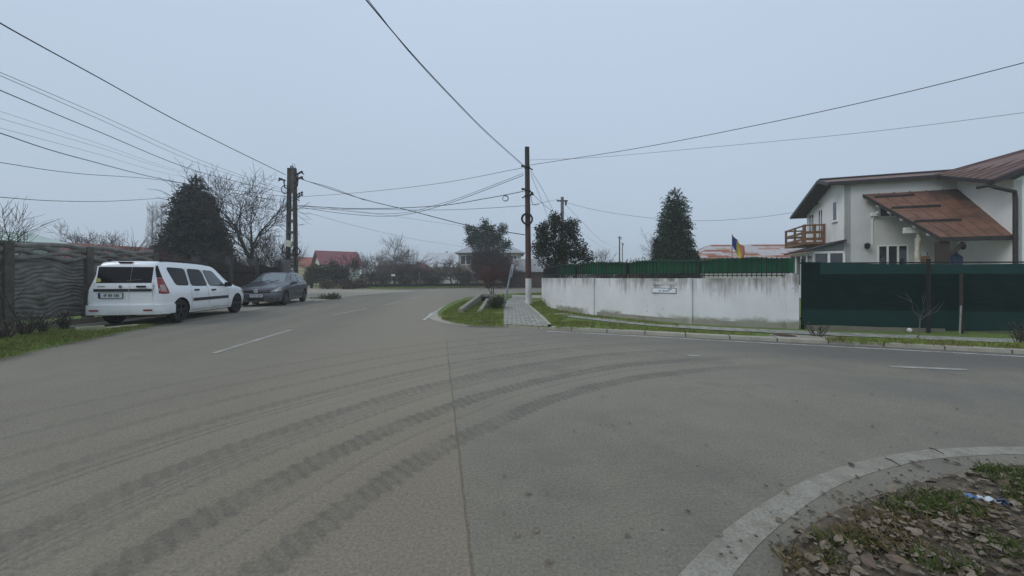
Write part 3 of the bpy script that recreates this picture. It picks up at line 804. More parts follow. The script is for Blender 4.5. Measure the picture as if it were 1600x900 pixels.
rf.slab([H(-.75, -.28, mz(-.28)), H(4.6, -.28, mz(-.28)), H(4.6, AP_V, AP_Z), H(-.75, AP_V, AP_Z)], .13, 0, 1)
roof = rf.build('roof', [M_MROOF, M_FASCIA], hs, hb, recalc=True)
b = MB()
b.bar(H(-.75, -.31, mz(-.28) - .06), H(3.9, -.31, mz(-.28) - .06), .06, .17)
b.bar(H(-.765, -.28, mz(-.28) - .07), H(-.765, AP_V, AP_Z - .07), .04, .17)
b.bar(H(-.765, AP_V, AP_Z - .07), H(-.765, 5.36, mz(5.35) - .07), .04, .17)
b.tube([H(-.7, AP_V, AP_Z + .02), H(UR, AP_V, AP_Z + .02)], .07, 8)
b.build('fascia', M_FASCIA, roof).data.transform(Matrix.Translation(-hb))
b = MB(); b.slab([H(-.70, -.2, mz(-.2) - .15), H(-.03, -.2, mz(-.2) - .15), H(-.03, AP_V, AP_Z - .15), H(-.70, AP_V, AP_Z - .15)], .02)
b.slab([H(-.70, AP_V, AP_Z - .15), H(-.03, AP_V, AP_Z - .15), H(-.03, 5.2, mz(5.2) - .15), H(-.70, 5.2, mz(5.2) - .15)], .02)
b.build('soffit', mat('dark_soffit', (.05, .042, .045), .8, .2), roof).data.transform(Matrix.Translation(-hb))
# long porch roof
TL, TR, BR, BL = H(.50, .65, 6.06), H(4.50, .65, 6.06), H(4.56, -3.05, 2.90), H(2.19, -3.05, 2.90)
pr = MB().slab([BL, BR, TR, TL], .11, 0, 1)
def PRP(a, b_, up=0.0):       # a across (0 left), b_ from eave (0) to top (1)
    lo = BL.lerp(BR, a); hi = TL.lerp(TR, a); q = lo.lerp(hi, b_)
    n = (BR - BL).cross(TL - BL).normalized(); return q + n * up
for a in np.linspace(.0, 1, 7)[1:-1]: pr.bar(PRP(a, .01, .012), PRP(a, .97, .012), .035, .03, 0, up=(0, 0, 1))
for b_ in (.115, .33, .47, .62, .8): pr.bar(PRP(.01, b_, .006), PRP(.99, b_, .006), .02, .016, 0)
def blotched_sheet():
    t = NT('blotched_brown_sheet'); v = t.pos()
    c = t.ramp(t.noise(v, 1.7, 6, .7), [(.3, (.125, .060, .038)), (.7, (.225, .112, .070))])
    c = t.mix(t.m('MULTIPLY', t.step(t.noise(v, 5, 3, .6), .66, .72), .4), c, (.22, .20, .19))
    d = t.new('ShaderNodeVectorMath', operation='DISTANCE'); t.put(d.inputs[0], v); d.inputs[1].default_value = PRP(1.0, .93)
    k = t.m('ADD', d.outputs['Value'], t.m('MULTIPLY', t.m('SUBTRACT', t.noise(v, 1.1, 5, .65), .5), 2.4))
    c = t.mix(t.step(k, 2.1, .7, 0, .88), c, (.018, .015, .014))       # dark patch below the ridge junction
    g = t.m('MULTIPLY', t.step(t.noise(v, .8, 5, .7), .52, .66), .45); c = t.mix(g, c, (.055, .032, .024))
    t.color(c); t.set(Roughness=.6, Specular_IOR_Level=.35); t.bump(t.noise(v, 6, 3), .15, .02); return t.mat
prf = pr.build('porch_roof', [blotched_sheet(), M_FASCIA], hs, hb, recalc=True)
g = MB()
for (a0, a1, b_) in ((.02, .58, .27), (.03, .58, .52), (.06, .48, .745)):
    g.bar(PRP(a0, b_, .06), PRP(a1, b_, .06), .05, .09)
    for a in np.linspace(a0, a1, 5): g.bar(PRP(a, b_, .0), PRP(a, b_, .08), .03, .03)
g.build('snow_guard', M_FASCIA, prf).data.transform(Matrix.Translation(-hb))
g = MB(); g.bar(PRP(-.01, 0, -.05), PRP(1.0, 0, -.05), .07, .18); g.bar(PRP(-.004, 0, -.06), PRP(-.004, 1, -.06), .05, .14)
g.build('fascia', M_FASCIA, prf).data.transform(Matrix.Translation(-hb))
for k in range(7):
    g = MB().bar(PRP(-.03, .08 + .13 * k, -.12), PRP(-.03, .11 + .13 * k, -.12), .05, .05)
    g.build('rafter_end', mat('pale_timber', (.30, .285, .25), .8), prf).data.transform(Matrix.Translation(-hb))
# porch posts
pb_ = H(2.36, -2.75, 0)
MB().box((pb_.x, pb_.y, 1.45), (.34, .30, 2.70), R(-19)).build('porch_post', mat('dark_brown_timber', (.045, .026, .02), .7, .3, 8), hs, hb)
pb_ = H(2.10, -1.7, 0)
MB().tube([(pb_.x + .03 * math.sin(z * 5), pb_.y + .03 * math.cos(z * 5), z) for z in np.linspace(0, 3.25, 24)], [.085 + .02 * math.sin(z * 9) for z in np.linspace(0, 3.25, 24)], 10).build('porch_post', mat('knotty_pale_post', (.50, .46, .38), .8, .3, 6, .4), hs, hb, smooth=60)
c_ = H(1.85, -1.7, 3.42); MB().box(tuple(c_), (.55, .12, .26), R(-19)).build('beam_end', mat('white_timber', (.66, .66, .64), .6), hs, hb)
pb_ = H(2.45, -1.2, 0); MB().box((pb_.x, pb_.y, 1.6), (.30, .28, 3.0), R(-19)).build('porch_post', M_WHITE_SHADE, hs, hb)
# brace and lamp under the porch
g = MB(); g.tube([H(2.5, -2.75, 2.1), H(2.75, -2.8, 2.35), H(3.0, -2.85, 2.72)], .07, 7); g.build('porch_brace', mat('dark_brown_timber', (.045, .026, .02)), hs, hb)
def wall_lamp(c, s=1.0):
    b = MB(); c = Vector(c); b.box(tuple(c), (.06, .06, .18 * s)); b.tube([c, c - HD * .16 + Vector((0, 0, .05))], .02, 6)
    q = c - HD * .18; b.lathe([(.03, .12 * s), (.10 * s, .06 * s), (.085 * s, -.08 * s), (.03, -.14 * s)], 10, c=tuple(q))
    return b.build('wall_lamp', M_BLACK, hs, hb, smooth=40)
wall_lamp(H(.88, -.03, 2.85), 1.25); wall_lamp(H(3.02, -2.62, 2.55), 1.0); wall_lamp(H(2.62, -1.0, 2.35), .9)
pq = H(2.52, -1.38, 1.95); MB().box(tuple(pq), (.26, .16, .55), R(-19)).build('wall_box', mat('wooden_box', (.26, .12, .055), .6), hs, hb)
c_ = H(1.20, -.05, 4.44); m = MB(); m.box(tuple(c_ - HD * .06), (.26, .14, .16), R(-19)); m.tube([c_ - HD * .04, c_ + Vector((.02, .02, -.22))], .03, 6)
m.lathe([(.02, -.06), (.075, -.02), (.075, .03), (.02, .07)], 10, c=tuple(c_ - HD * .17 + HF * .1 + Vector((0, 0, .06))))
m.build('floodlight', mat('white_plastic', (.80, .80, .79), .4), hs, hb)
g = MB(); g.bar(H(1.16, -.012, 2.9), H(1.16, -.012, 4.25), .05, .02); g.build('cable_duct', M_FRAME, hs, hb)
# front windows
window(hs, H(0, 0, 0), HF, HD, 1.42, 2.35, 4.27, 4.95, 2, sill=False)
window(hs, H(0, 0, 0), HF, HD, 1.37, 2.60, 1.55, 2.88, 3, sill=True)
# side windows (in the gable wall); HD runs away, so the horizontal axis is -HD seen from outside
for (v0, v1, z0, z1) in ((.72, 1.28, 4.28, 5.42), (2.50, 3.15, 3.5, 5.28), (3.75, 4.55, 4.05, 5.20)):
    window(hs, H(0, 0, 0), HD * -1, HF, -v1, -v0, z0, z1, 1 if v0 < 1 else 2, fr=.08, sill=v0 < 1)
m = MB(); c_ = H(-.06, 3.0, 5.62); m.tube([c_, c_ - HF * .22 + Vector((0, 0, .05))], .03, 6)
for q in (.0, .25): m.lathe([(.03, .09), (.085, .05), (.09, -.06), (.03, -.1)], 10, c=tuple(c_ - HF * (.18 + q * .3) - HD * q + Vector((0, 0, -.03))))
m.build('wall_lamp', M_BLACK, hs, hb)
# balcony
bz = 3.30
bal = MB().slab([H(-1.05, 2.2, bz), H(-.003, 2.2, bz), H(-.003, 5.5, bz), H(-1.05, 5.5, bz)], .14).build('balcony', M_TIMB, hs, hb)
m = MB(); ps = [H(-.06, 2.25, 0), H(-.98, 2.25, 0), H(-.98, 3.85, 0), H(-.98, 5.45, 0), H(-.06, 5.45, 0), H(-.5, 2.25, 0), H(-.98, 2.42, 0)]
for p in ps: m.box((p.x, p.y, bz + .52), (.11, .11, 1.03), R(-19))
for z in (.18, .56, .98):
    hgt = .15 if z < .9 else .09
    for a, b_ in ((0, 1), (1, 3), (3, 4)):
        q0, q1 = ps[a], ps[b_]; m.bar((q0.x, q0.y, bz + z), (q1.x, q1.y, bz + z), .05, hgt)
m.build('railing', M_TIMB, bal).data.transform(Matrix.Translation(-hb))
# lean-to sunroom below the balcony
zl, zh = 2.70, 3.16
sr = MB(); 
for (a, b_, ) in (((-1.32, 0), (-.02, 0)), ((-1.32, 0), (-1.32, 3.3)), ((-1.32, 3.3), (-.02, 3.3))):
    A, B = H(a[0], a[1], 0), H(b_[0], b_[1], 0)
    sr.bar((A.x, A.y, .40), (B.x, B.y, .40), .10, .80); sr.bar((A.x, A.y, 2.56), (B.x, B.y, 2.56), .09, .11)
    L_ = (B - A).length; nn = max(2, round(L_ / .75))
    for i in range(nn + 1):
        q = A.lerp(B, i / nn); sr.bar((q.x, q.y, .8), (q.x, q.y, 2.5), .11, .10, up=tuple(HF))
sunroom = sr.build('sunroom', M_FRAME, hs, hb)
g = MB()
for (a, b_) in (((-1.32, 0), (-.02, 0)), ((-1.32, 0), (-1.32, 3.3)), ((-1.32, 3.3), (-.02, 3.3))):
    A, B = H(a[0], a[1], 0), H(b_[0], b_[1], 0); g.bar((A.x, A.y, 1.65), (B.x, B.y, 1.65), .02, 1.70)
g.build('pane', M_GLASSP, sunroom).data.transform(Matrix.Translation(-hb))
g = MB(); g.slab([H(-1.65, -.25, zl), H(-.005, -.25, zh + .05), H(-.005, 3.5, zh + .05), H(-1.65, 3.5, zl)], .09)
g.build('roof', M_FASCIA, sunroom).data.transform(Matrix.Translation(-hb))
g = MB(); g.add([H(-1.3, .02, 2.6), H(-.02, .02, 2.6), H(-.02, .02, 3.05), H(-1.3, .02, 2.72), H(-1.3, .08, 2.6), H(-.02, .08, 2.6), H(-.02, .08, 3.05), H(-1.3, .08, 2.72)], [(0, 1, 2, 3), (7, 6, 5, 4), (0, 4, 5, 1), (1, 5, 6, 2), (2, 6, 7, 3), (3, 7, 4, 0)])
g.build('gable_panel', mat('grey_polycarbonate', (.16, .17, .18), .3), sunroom).data.transform(Matrix.Translation(-hb))
# right wing
E1, E2 = H(3.62, .1, 6.27), H(3.60, -3.35, 5.20)
WZ = lambda v: 6.15 + (v - .1) * .30
poly_wall('wall', [H(4.45, .5, 0), H(4.45, -3.0, 0), H(4.45, -3.0, WZ(-3.0)), H(4.45, .5, WZ(.5))], .25, M_WHITE)
poly_wall('wall', [H(4.452, -3.0, 0), H(11.5, -3.0, 0), H(11.5, -3.0, 5.9), H(8.2, -3.0, 7.2), H(4.452, -3.0, WZ(-3.0))], .25, M_WHITE)
R1, R2 = H(8.6, -3.35, 7.45), H(8.6, 2.0, 7.75)
wr_ = MB(); wr_.slab([E2, R1, R2, E1], .12, 0, 1)
wr_.slab([R1, H(12.5, -3.35, 5.6), H(12.5, 2.0, 5.9), R2], .12, 0, 1)
for k in np.linspace(.02, .98, 9):
    q0, q1 = E2.lerp(E1, k), R1.lerp(R2, k)
    wr_.bar(q0 + Vector((0, 0, .02)), q1 + Vector((0, 0, .02)), .05, .05)
wroof = wr_.build('roof', [M_MROOF, M_FASCIA], hs, hb, recalc=True)
g = MB(); g.bar(E1 + Vector((0, 0, -.07)), E2 + Vector((0, 0, -.07)), .10, .17); g.bar(E2 + Vector((0, 0, -.08)), R1 + Vector((0, 0, -.08)), .05, .18)
g.build('fascia', M_FASCIA, wroof).data.transform(Matrix.Translation(-hb))
g = MB(); e = E2 + Vector((0, 0, -.16)); cpt = H(4.40, -3.12, 4.72)
g.tube([e - HF * .1 + HD * .6, e + HD * .2, e + HF * .1 - Vector((0, 0, .15)), cpt, H(4.42, -3.12, 4.4), H(4.42, -3.12, .3)], .075, 8)
g.build('downpipe', M_FASCIA, hs, hb, smooth=60)
window(hs, H(0, -3.0, 0), HF, HD, 4.95, 6.1, 4.55, 5.35, 2, sill=False)
g = MB(); p_ = H(3.55, -1.5, 1.9)
tag(g.lathe([(.02, -.30), (.17, -.28), (.20, .25), (.14, .33), (.06, .40), (.02, .46)], 14, c=tuple(p_)).box((p_.x, p_.y, .8), (.5, .4, 1.6)).build('water_container', mat('blue_plastic', (.03, .075, .19), .4, .2), base=(p_.x, p_.y, ZB), smooth=40), 'blue plastic container standing under the porch roof', 'container')

# ================================================================== background houses
def gable_house(name, label, c, rz, L, Wd, ze, zr, wm, rm, hip=0.0, over=.4, wins=(), group=None, chim=None):
    """axis-aligned in its own frame: ridge along x; wins on the -y side: (x, z, w, h)"""
    t = thing(name, label, 'house', (c[0], c[1], .05), rz, group)
    b = MB(); l, w_ = L / 2, Wd / 2
    k = (zr - ze) / w_
    if hip > 0: b.box((0, 0, ze / 2), (L, Wd, ze))
    else:
        vs = [(-l, -w_, 0), (-l, w_, 0), (-l, w_, ze), (-l, 0, zr - .05), (-l, -w_, ze)]; vs += [(l, p[1], p[2]) for p in vs]
        b.add(vs, [(0, 4, 3, 2, 1), (5, 6, 7, 8, 9), (0, 5, 9, 4), (1, 2, 7, 6), (2, 3, 8, 7), (3, 4, 9, 8), (0, 1, 6, 5)])
    b.build('wall', wm, t, recalc=True)
    r = MB(); zo = ze - over * k; hl = l + over - hip
    for s in (-1, 1):
        r.slab([(-l - over, s * (w_ + over), zo + .06), (l + over, s * (w_ + over), zo + .06), (hl, 0, zr + .06), (-hl, 0, zr + .06)], .10)
        if hip > 0: r.slab([(s * (l + over), -w_ - over, zo + .06), (s * (l + over), w_ + over, zo + .06), (s * hl, 0, zr + .06)], .10)
    ro = r.build('roof', rm, t, recalc=True)
    if chim: MB().box((chim[0], chim[1], zr + .25), (.6, .6, 1.5)).build('chimney', mat('chimney_brick', (.22, .13, .10), .9, .3, 9), ro)
    for (x, z, ww, hh) in wins:
        f = MB().box((x, -w_ - .02, z), (ww, .10, hh)).build('window', M_FRAME, t)
        MB().box((x - ww * .24, -w_ - .075, z), (ww * .40, .02, hh * .84)).box((x + ww * .24, -w_ - .075, z), (ww * .40, .02, hh * .84)).build('pane', M_PANE, f)
    return t
def tile_mat(name, col, dirt=None, var=.3):
    t = NT(name); v = t.obj()
    c = t.ramp(t.noise(v, 3, 6, .7), [(.3, tuple(q * (1 - var) for q in col)), (.7, tuple(min(1, q * (1 + var)) for q in col))])
    if dirt: c = t.mix(t.m('MULTIPLY', t.step(t.noise(v, .9, 5, .7), .5, .66), .6), c, dirt)
    wv = t.new('ShaderNodeTexWave', wave_type='BANDS', bands_direction='X'); t.put(wv.inputs['Vector'], v); wv.inputs['Scale'].default_value = 1.6
    t.color(c); t.set(Roughness=.7); t.bump(wv.outputs['Fac'], .5, .06); return t.mat
M_BEIGE = mat('beige_plaster', (.42, .38, .28), .9, .15, .6, .2)
M_CREAM = mat('cream_plaster', (.55, .54, .48), .9, .12, .5)
gable_house('beige_house', 'two storey beige house with pale grey hipped roof behind the dark pine', (-3.4, 63), 0, 9.6, 8, 5.2, 7.0, M_BEIGE, tile_mat('pale_grey_tin', (.33, .36, .37), (.24, .22, .21)), hip=3.6, over=.6,
            wins=((-3.7, 3.9, 1.7, 1.5), (-1.9, 4.0, 1.0, 1.1), (2.0, 4.0, 1.0, 1.1), (3.6, 4.0, 1.1, 1.2), (-3.5, 1.5, 1.5, 1.3)), chim=None)
gable_house('red_roof_house', 'white house with bright crimson gabled roof beyond the hedge', (-28.3, 62), R(38), 5.4, 6.4, 3.3, 5.4, M_CREAM, tile_mat('crimson_tin', (.20, .050, .055), (.14, .05, .05), .2), over=.5, wins=((-3, 2, 1.1, 1.1),))
gable_house('orange_roof_house', 'yellowish house with faded orange roof left of the crimson roofed one', (-38.0, 78), R(40), 9, 7.5, 3.3, 5.2, mat('ochre_plaster', (.40, .37, .24), .9, .15, .6), tile_mat('orange_tile', (.30, .085, .05)), over=.5)
gable_house('pale_roof_house', 'low house with whitish metal roof left of the beige house', (-12.2, 78), 0, 8.4, 8, 3.4, 6.2, M_CREAM, tile_mat('whitish_tin', (.50, .52, .54), (.40, .40, .40), .1), over=.4)
gable_house('brown_roof_house', 'small low house with dark reddish brown hipped roof behind the iron fence', (-13.6, 58), R(5), 3.6, 4, 2.3, 3.3, mat('dull_plaster', (.28, .25, .22), .9, .2, .8), tile_mat('red_brown_tile', (.12, .042, .032), (.07, .035, .03)), hip=1.8, over=.4)
gable_house('distant_red_house', 'distant small house with faded red roof behind the bare tree', (-23.0, 84), 0, 5, 6, 2.6, 4.1, M_CREAM, tile_mat('faded_red_tile', (.30, .09, .07)), over=.4)
gable_house('low_shed', 'low brown shed with streaked pale metal roof right of the wooden pole', (2.6, 50), R(-4), 7, 5, 2.1, 3.6, mat('brown_boards', (.10, .065, .055), .9, .3, 2), tile_mat('streaked_tin', (.30, .29, .29), (.20, .17, .16)), over=.4)
gable_house('tiled_roof_house', 'low house with red tiled roof just above the precast fence', (-29.3, 26), R(74), 9.5, 6, 2.1, 3.45, M_CREAM, tile_mat('weathered_red_tile', (.20, .062, .042), (.10, .045, .035)), over=.4)
gable_house('pale_green_shed', 'shed with pale green sheet roof behind the near end of the precast fence', (-26.0, 17.3), R(80), 5.5, 5, 2.9, 3.5, mat('pale_green_wall', (.36, .46, .40), .8), mat('pale_green_sheet', (.40, .50, .44), .5, .12, 1), over=.3)
# long house with patched rusty roof
def rust_patch_mat():
    t = NT('patched_rusty_tin'); v = t.obj()
    b = t.new('ShaderNodeTexBrick'); t.put(b.inputs['Vector'], v); b.inputs['Scale'].default_value = 1.0
    b.inputs['Brick Width'].default_value = 1.9; b.inputs['Row Height'].default_value = .62; b.inputs['Mortar Size'].default_value = .02
    b.inputs['Color1'].default_value = (0, 0, 0, 1); b.inputs['Color2'].default_value = (1, 1, 1, 1); b.inputs['Mortar'].default_value = (.4, .4, .4, 1)
    k = t.m('ADD', t.m('MULTIPLY', b.outputs['Color'], .6), t.m('MULTIPLY', t.noise(v, 1.1, 5, .7), .55))
    c = t.ramp(k, [(.3, (.25, .075, .030)), (.5, (.30, .105, .05)), (.6, (.38, .25, .19)), (.7, (.44, .43, .43))])
    c = t.mix(1.0, c, t.ramp(t.noise(v, 6, 4, .7), [(.3, .75), (.7, 1.15)]), 'MULTIPLY')
    t.color(c); t.set(Roughness=.75); return t.mat
gable_house('rusty_roof_house', 'long house with patchy rusty and white tin roof behind the flag', (23.2, 37.5), R(-4), 12.5, 8, 3.0, 4.35, M_CREAM, rust_patch_mat(), hip=3, over=.5,
            wins=((-3.2, 2.5, 1.2, 1.0), (-.5, 2.5, 1.2, 1.0), (2.6, 2.5, 1.2, 1.0)), chim=None)
# ================================================================== poles
WP = Vector((.74, 17.0, 0)); WTOP = P(822.5, 230, 17.0)[2]
wp = thing('wooden_pole', 'tall dark wooden utility pole with a white painted foot beside the paved path', 'utility pole', (WP.x, WP.y, ZB))
def wpole(z): return (WP.x - .075 * (z / WTOP), WP.y, z)
zs = [.05, .6, 1.19]
MB().tube([wpole(z) for z in zs], [.150, .140, .136], 14).build('painted_foot', paint_mat('limewash', (.62, .62, .60), (.20, .18, .15), .62, 9), wp, wp.location, smooth=60)
def pole_wood():
    t = NT('pole_wood'); v = t.pos(); s = t.xyz(v)
    c = t.ramp(t.noise(t.scale(v, (9, 9, .6)), 2, 5, .65), [(.3, (.045, .024, .020)), (.7, (.11, .055, .045))])
    c = t.mix(t.step(s[2], 4.2, 6.2), c, (.045, .043, .042)); t.color(c); t.set(Roughness=.9)
    t.bump(t.noise(t.scale(v, (14, 14, .5)), 3, 4), .6, .02); return t.mat
zs = list(np.linspace(1.185, WTOP, 8))
MB().tube([wpole(z) for z in zs], [.134 - .030 * i / 7 for i in range(8)], 14).build('shaft', pole_wood(), wp, wp.location, smooth=60)
for (z, s) in ((P(0, 262, 17)[2], 1), (P(0, 298, 17)[2], 1), (P(0, 306, 17)[2], -1)):
    q = Vector(wpole(z)); m = MB(); m.tube([q + Vector((-.24 * s, -.05, .05)), q + Vector((-.02, -.14, 0)), q + Vector((.24 * s, -.03, -.10))], .028, 7)
    m.box((q.x - .2 * s, q.y - .08, q.z + .05), (.14, .08, .08)); m.lathe([(.135, -.03), (.14, 0), (.135, .03)], 12, c=tuple(q))
    m.build('bracket', M_BLACK, wp, wp.location)
def coil(c, r, n, seed, tube=.012):
    rr = random.Random(seed); b = MB(); c = Vector(c)
    for k in range(n):
        a0 = rr.uniform(0, 6); r_ = r * rr.uniform(.86, 1.05); o = Vector((rr.uniform(-.02, .02), rr.uniform(-.04, .04), rr.uniform(-.02, .02)))
        b.tube([c + o + Vector((r_ * math.cos(a0 + t_ * 2 * math.pi / 28), .015 * math.sin(t_ * .9 + k), r_ * math.sin(a0 + t_ * 2 * math.pi / 28))) for t_ in range(29)], tube, 6, cap=False)
    return b
q = P(823.5, 342, 16.82)
tag(coil(q, .235, 12, 4, .016).build('cable_coil', M_CABLE, base=q), 'thick coil of spare black cable hung on the wooden pole', 'cable coil')
q = P(789.5, 310, 17.0)
tag(coil(q, .13, 3, 5, .010).build('cable_coil', M_CABLE, base=q), 'small loose cable loop hanging from wires left of the wooden pole', 'cable coil')
# concrete ladder pole
CPx, CPy = -13.75, 24.0
cp = thing('concrete_pole', 'twin legged grey concrete utility pole with ladder openings behind the dark hatchback', 'utility pole', (CPx, CPy, .05), R(-6))
m = MB(); Hc = 6.86 + .0
Zt = P(0, 263, CPy)[2] - .05
def leg_(s):
    return [(s * (.285 - .12 * z / Zt), 0, z) for z in np.linspace(0, Zt, 9)]
for s in (-1, 1):
    b = MB(); pts = leg_(s)
    for p0, p1 in zip(pts, pts[1:]): b.bar(p0, (p1[0], p1[1], p1[2] + .004), .135, .26, up=(0, 1, 0))
    b.build('leg', mat('pole_concrete', (.085, .075, .065), .95, .45, 2.5, .6, 30, dirt=(.03, .03, .022), dirt_amt=.7), cp)
b = MB(); z = .5
while z < Zt - 2.0:
    b.box((0, 0, z), (.46, .20, .15)); z += .70
b.box((0, 0, Zt - .78), (.30, .19, 1.54))
b.build('web', MATS['pole_concrete'], cp)
b = MB(); b.tube([(-.02, 0, Zt), (-.02, 0, Zt + .16), (.06, 0, Zt + .28), (.16, 0, Zt + .25), (.30, -.05, Zt - .1), (.34, -.05, Zt - .55)], .012, 6); b.box((-.08, 0, Zt + .07), (.05, .05, .18)); b.box((.06, 0, Zt + .07), (.05, .05, .18))
b.build('top_bracket', M_BLACK, cp)
for (z, s) in ((Zt - .62, 1), (Zt - .95, 1), (Zt - 1.0, -1), (Zt - 1.9, 1), (Zt - 2.05, 1)):
    b = MB(); b.tube([(.12 * s, -.05, z - .35), (.42 * s, -.1, z - .2), (.48 * s, -.1, z + .25), (.62 * s, -.1, z + .35), (.85 * s, -.1, z + .2)] if z > Zt - 1.5 else [(.16 * s, -.1, z), (.4 * s, -.1, z + .1), (.55 * s, -.1, z)], .04, 7)
    for k in range(3): b.lathe([(.02, -.06), (.065, -.04), (.07, .04), (.03, .07)], 9, c=((.42 + .16 * k) * s, -.12, z + .22 + .06 * k))
    b.build('bracket', M_BLACK, cp)
b = coil((-.30, -.16, Zt - 5.05), .26, 4, 8, .02); b.build('cable_loop', M_CABLE, cp)
b = coil((.42, -.16, Zt - 5.2), .24, 4, 9, .02); b.build('cable_loop', M_CABLE, cp)
b = coil((.1, -.18, Zt - 5.65), .28, 4, 10, .02); b.build('cable_loop', M_CABLE, cp)
b = coil((-.36, -.16, Zt - 1.35), .26, 3, 11, .018); b.build('cable_loop', M_CABLE, cp)
MB().box((-.06, -.22, Zt - 4.72), (.42, .16, .38), 0, 0, 0, R(14)).build('junction_box', mat('cream_plastic', (.55, .53, .43), .6, .1), cp)
b = MB()
for s in (-.33, .36, .40): b.tube([(s, -.14, .2), (s * .8, -.15, Zt * .55), (s * .6, -.15, Zt - 1.2)], .016, 5)
b.build('riser_cables', M_CABLE, cp)
# poles further off
def plain_pole(label, x, ytop, d, r, name='utility_pole', mm=None, arm=True, zb=.05):
    q = P(x, ytop, d)
    t = thing(name, label, 'utility pole', (q[0], q[1], zb))
    MB().tube([(0, 0, 0), (0, 0, q[2] - zb)], [r, r * .72], 10).build('shaft', mm or M_POSTC, t, smooth=60)
    b = MB(); b.box((0, -.05, q[2] - .35), (r * 5, .1, .1)); b.box((r * 1.6, -.08, q[2] - .55), (.12, .14, .3)); b.build('bracket', M_BLACK, t)
    return q
M_POLEG = mat('pale_pole_concrete', (.17, .165, .155), .9, .25, 3, .4)
P2 = plain_pole('slender pale concrete utility pole rising behind the broadleaf evergreen', 878.5, 308, 30, .17, 'concrete_pole', M_POLEG)
P3 = plain_pole('distant dark utility pole, the tallest over the green railing', 968, 369, 75, .17, mm=M_WOOD)
P4 = plain_pole('very short distant pole close to the tallest one over the green railing', 972.5, 379, 88, .13, mm=M_WOOD)
P5 = plain_pole('faint distant pole left of the taller one above the green railing', 926, 392, 95, .15, mm=M_WOOD)
P6 = plain_pole('thin far pole standing in the bare woods left of the beige house', 698, 392, 92, .12, mm=M_WOOD)
# leaning steel post on the island
a, b_ = P(787, 481.5, 15.0), P(800.5, 413, 15.3)
sp_ = thing('steel_post', 'leaning grey steel post stuck in the grass beside the paved path', 'post', (a[0], a[1], ZB))
MB().bar((a[0], a[1], .02), b_, .055, .055).build('shaft', mat('dull_steel', (.22, .24, .26), .5, .25, 6, metal=.3), sp_, sp_.location)
MB().box((b_[0] - .02, b_[1] - .035, b_[2] - .25), (.10, .02, .5), 0, 0, 0, R(11)).build('plate_strip', mat('pale_plate', (.42, .44, .46), .5), sp_, sp_.location)

# ================================================================== cables
def cable(pts, r, label, sag=0.0, m=None, name='overhead_cable', n=5):
    """pts: (x, y, depth) photo sightlines at the real distance, joined by smooth catenary-like curve"""
    W_ = [Vector(P(*p)) if not isinstance(p, Vector) else p for p in pts]
    if len(W_) == 2:
        a, c = W_; pt = [a.lerp(c, k / 20) - Vector((0, 0, sag * 4 * (k / 20) * (1 - k / 20))) for k in range(21)]
    else:
        pt = []
        for i in range(len(W_) - 1):
            p0 = W_[i - 1] if i else W_[0] * 2 - W_[1]; p3 = W_[i + 2] if i + 2 < len(W_) else W_[-1] * 2 - W_[-2]
            for k in range(12):
                u = k / 12; a, b_ = W_[i], W_[i + 1]
                pt.append(.5 * ((2 * a) + (b_ - p0) * u + (2 * p0 - 5 * a + 4 * b_ - p3) * u * u + (3 * a - p0 - 3 * b_ + p3) * u ** 3))
        pt.append(W_[-1])
    o = MB().tube(pt, r, n).build(name, m or M_CABLE, base=pt[0], smooth=180)
    return tag(o, label, 'cable', 'overhead cables')
cable([(-90, -22, 7.6), (0, 36, 8.8), (150, 119, 12.2), (300, 201, 16.6), (446, 273, 23.9)], .018, 'thickest overhead cable sweeping from the upper left corner to the concrete pole top')
cable([(-90, 75, 8.2), (0, 113, 9.2), (150, 177, 12.5), (330, 257, 19.5), (450, 297, 24)], .0075, 'upper wire of a thin parallel pair below the thickest cable', m=M_CABLEG)
cable([(-90, 80, 8.2), (0, 118, 9.2), (150, 184, 12.5), (315, 257, 19.5), (450, 300, 24)], .0075, 'lower wire of a thin parallel pair below the thickest cable', m=M_CABLEG)
cable([(-90, 103, 8.2), (0, 141, 9.2), (150, 204, 12.8), (310, 268, 19), (452, 303, 24)], .013, 'medium black cable passing just above the big conifer top')
cable([(-60, 158, 9), (0, 174, 9.8), (150, 223, 13), (280, 266, 19), (400, 292, 24)], .004, 'faint hair thin wire, highest of three left of the conifer', m=M_CABLEG)
cable([(-60, 168, 9), (0, 185, 9.8), (150, 229, 13), (270, 266, 19), (400, 294, 24)], .0045, 'faint hair thin wire, middle of three left of the conifer', m=M_CABLEG)
cable([(-60, 183, 9), (0, 200, 9.8), (150, 240, 13), (265, 272, 19), (400, 296, 24)], .0045, 'faint hair thin wire, lowest of three left of the conifer', m=M_CABLEG)
cable([(-90, 180, 8.2), (0, 208, 9.2), (120, 246, 12), (285, 286, 19), (452, 308, 24)], .013, 'black cable meeting the left flank of the conifer near its top')
cable([(-60, 247, 9), (0, 254, 9.8), (120, 271, 12.5), (270, 284, 19), (452, 318, 24)], .009, 'slack wire reaching the conifer below the black cable')
cable([(-60, 302, 9), (0, 308, 9.8), (90, 314, 12), (180, 314, 15), (275, 308, 20)], .009, 'lowest almost level wire ending at the conifer side')
cable([(462, 277, 23.9), (560, 309, 21.5), (640, 329, 20), (735, 353, 18.4), (820, 367, 17)], .019, 'thick cable crossing down from the concrete pole to the wooden pole')
cable([(484, 284, 23.9), (520, 294, 23), (570, 313, 21.5)], .013, 'short second cable alongside the thick crossing one near the concrete pole')
cable([(462, 308, 24), (560, 301, 21.6), (690, 286, 19), (818, 262, 17)], .011, 'upper wire strung tautly between the concrete and the wooden pole', m=M_CABLEG)
cable([(464, 321, 24), (560, 326, 21.6), (680, 322, 19.3), (760, 310, 18), (818, 299, 17)], .017, 'thick bundled cable between both poles ending at the lower bracket')
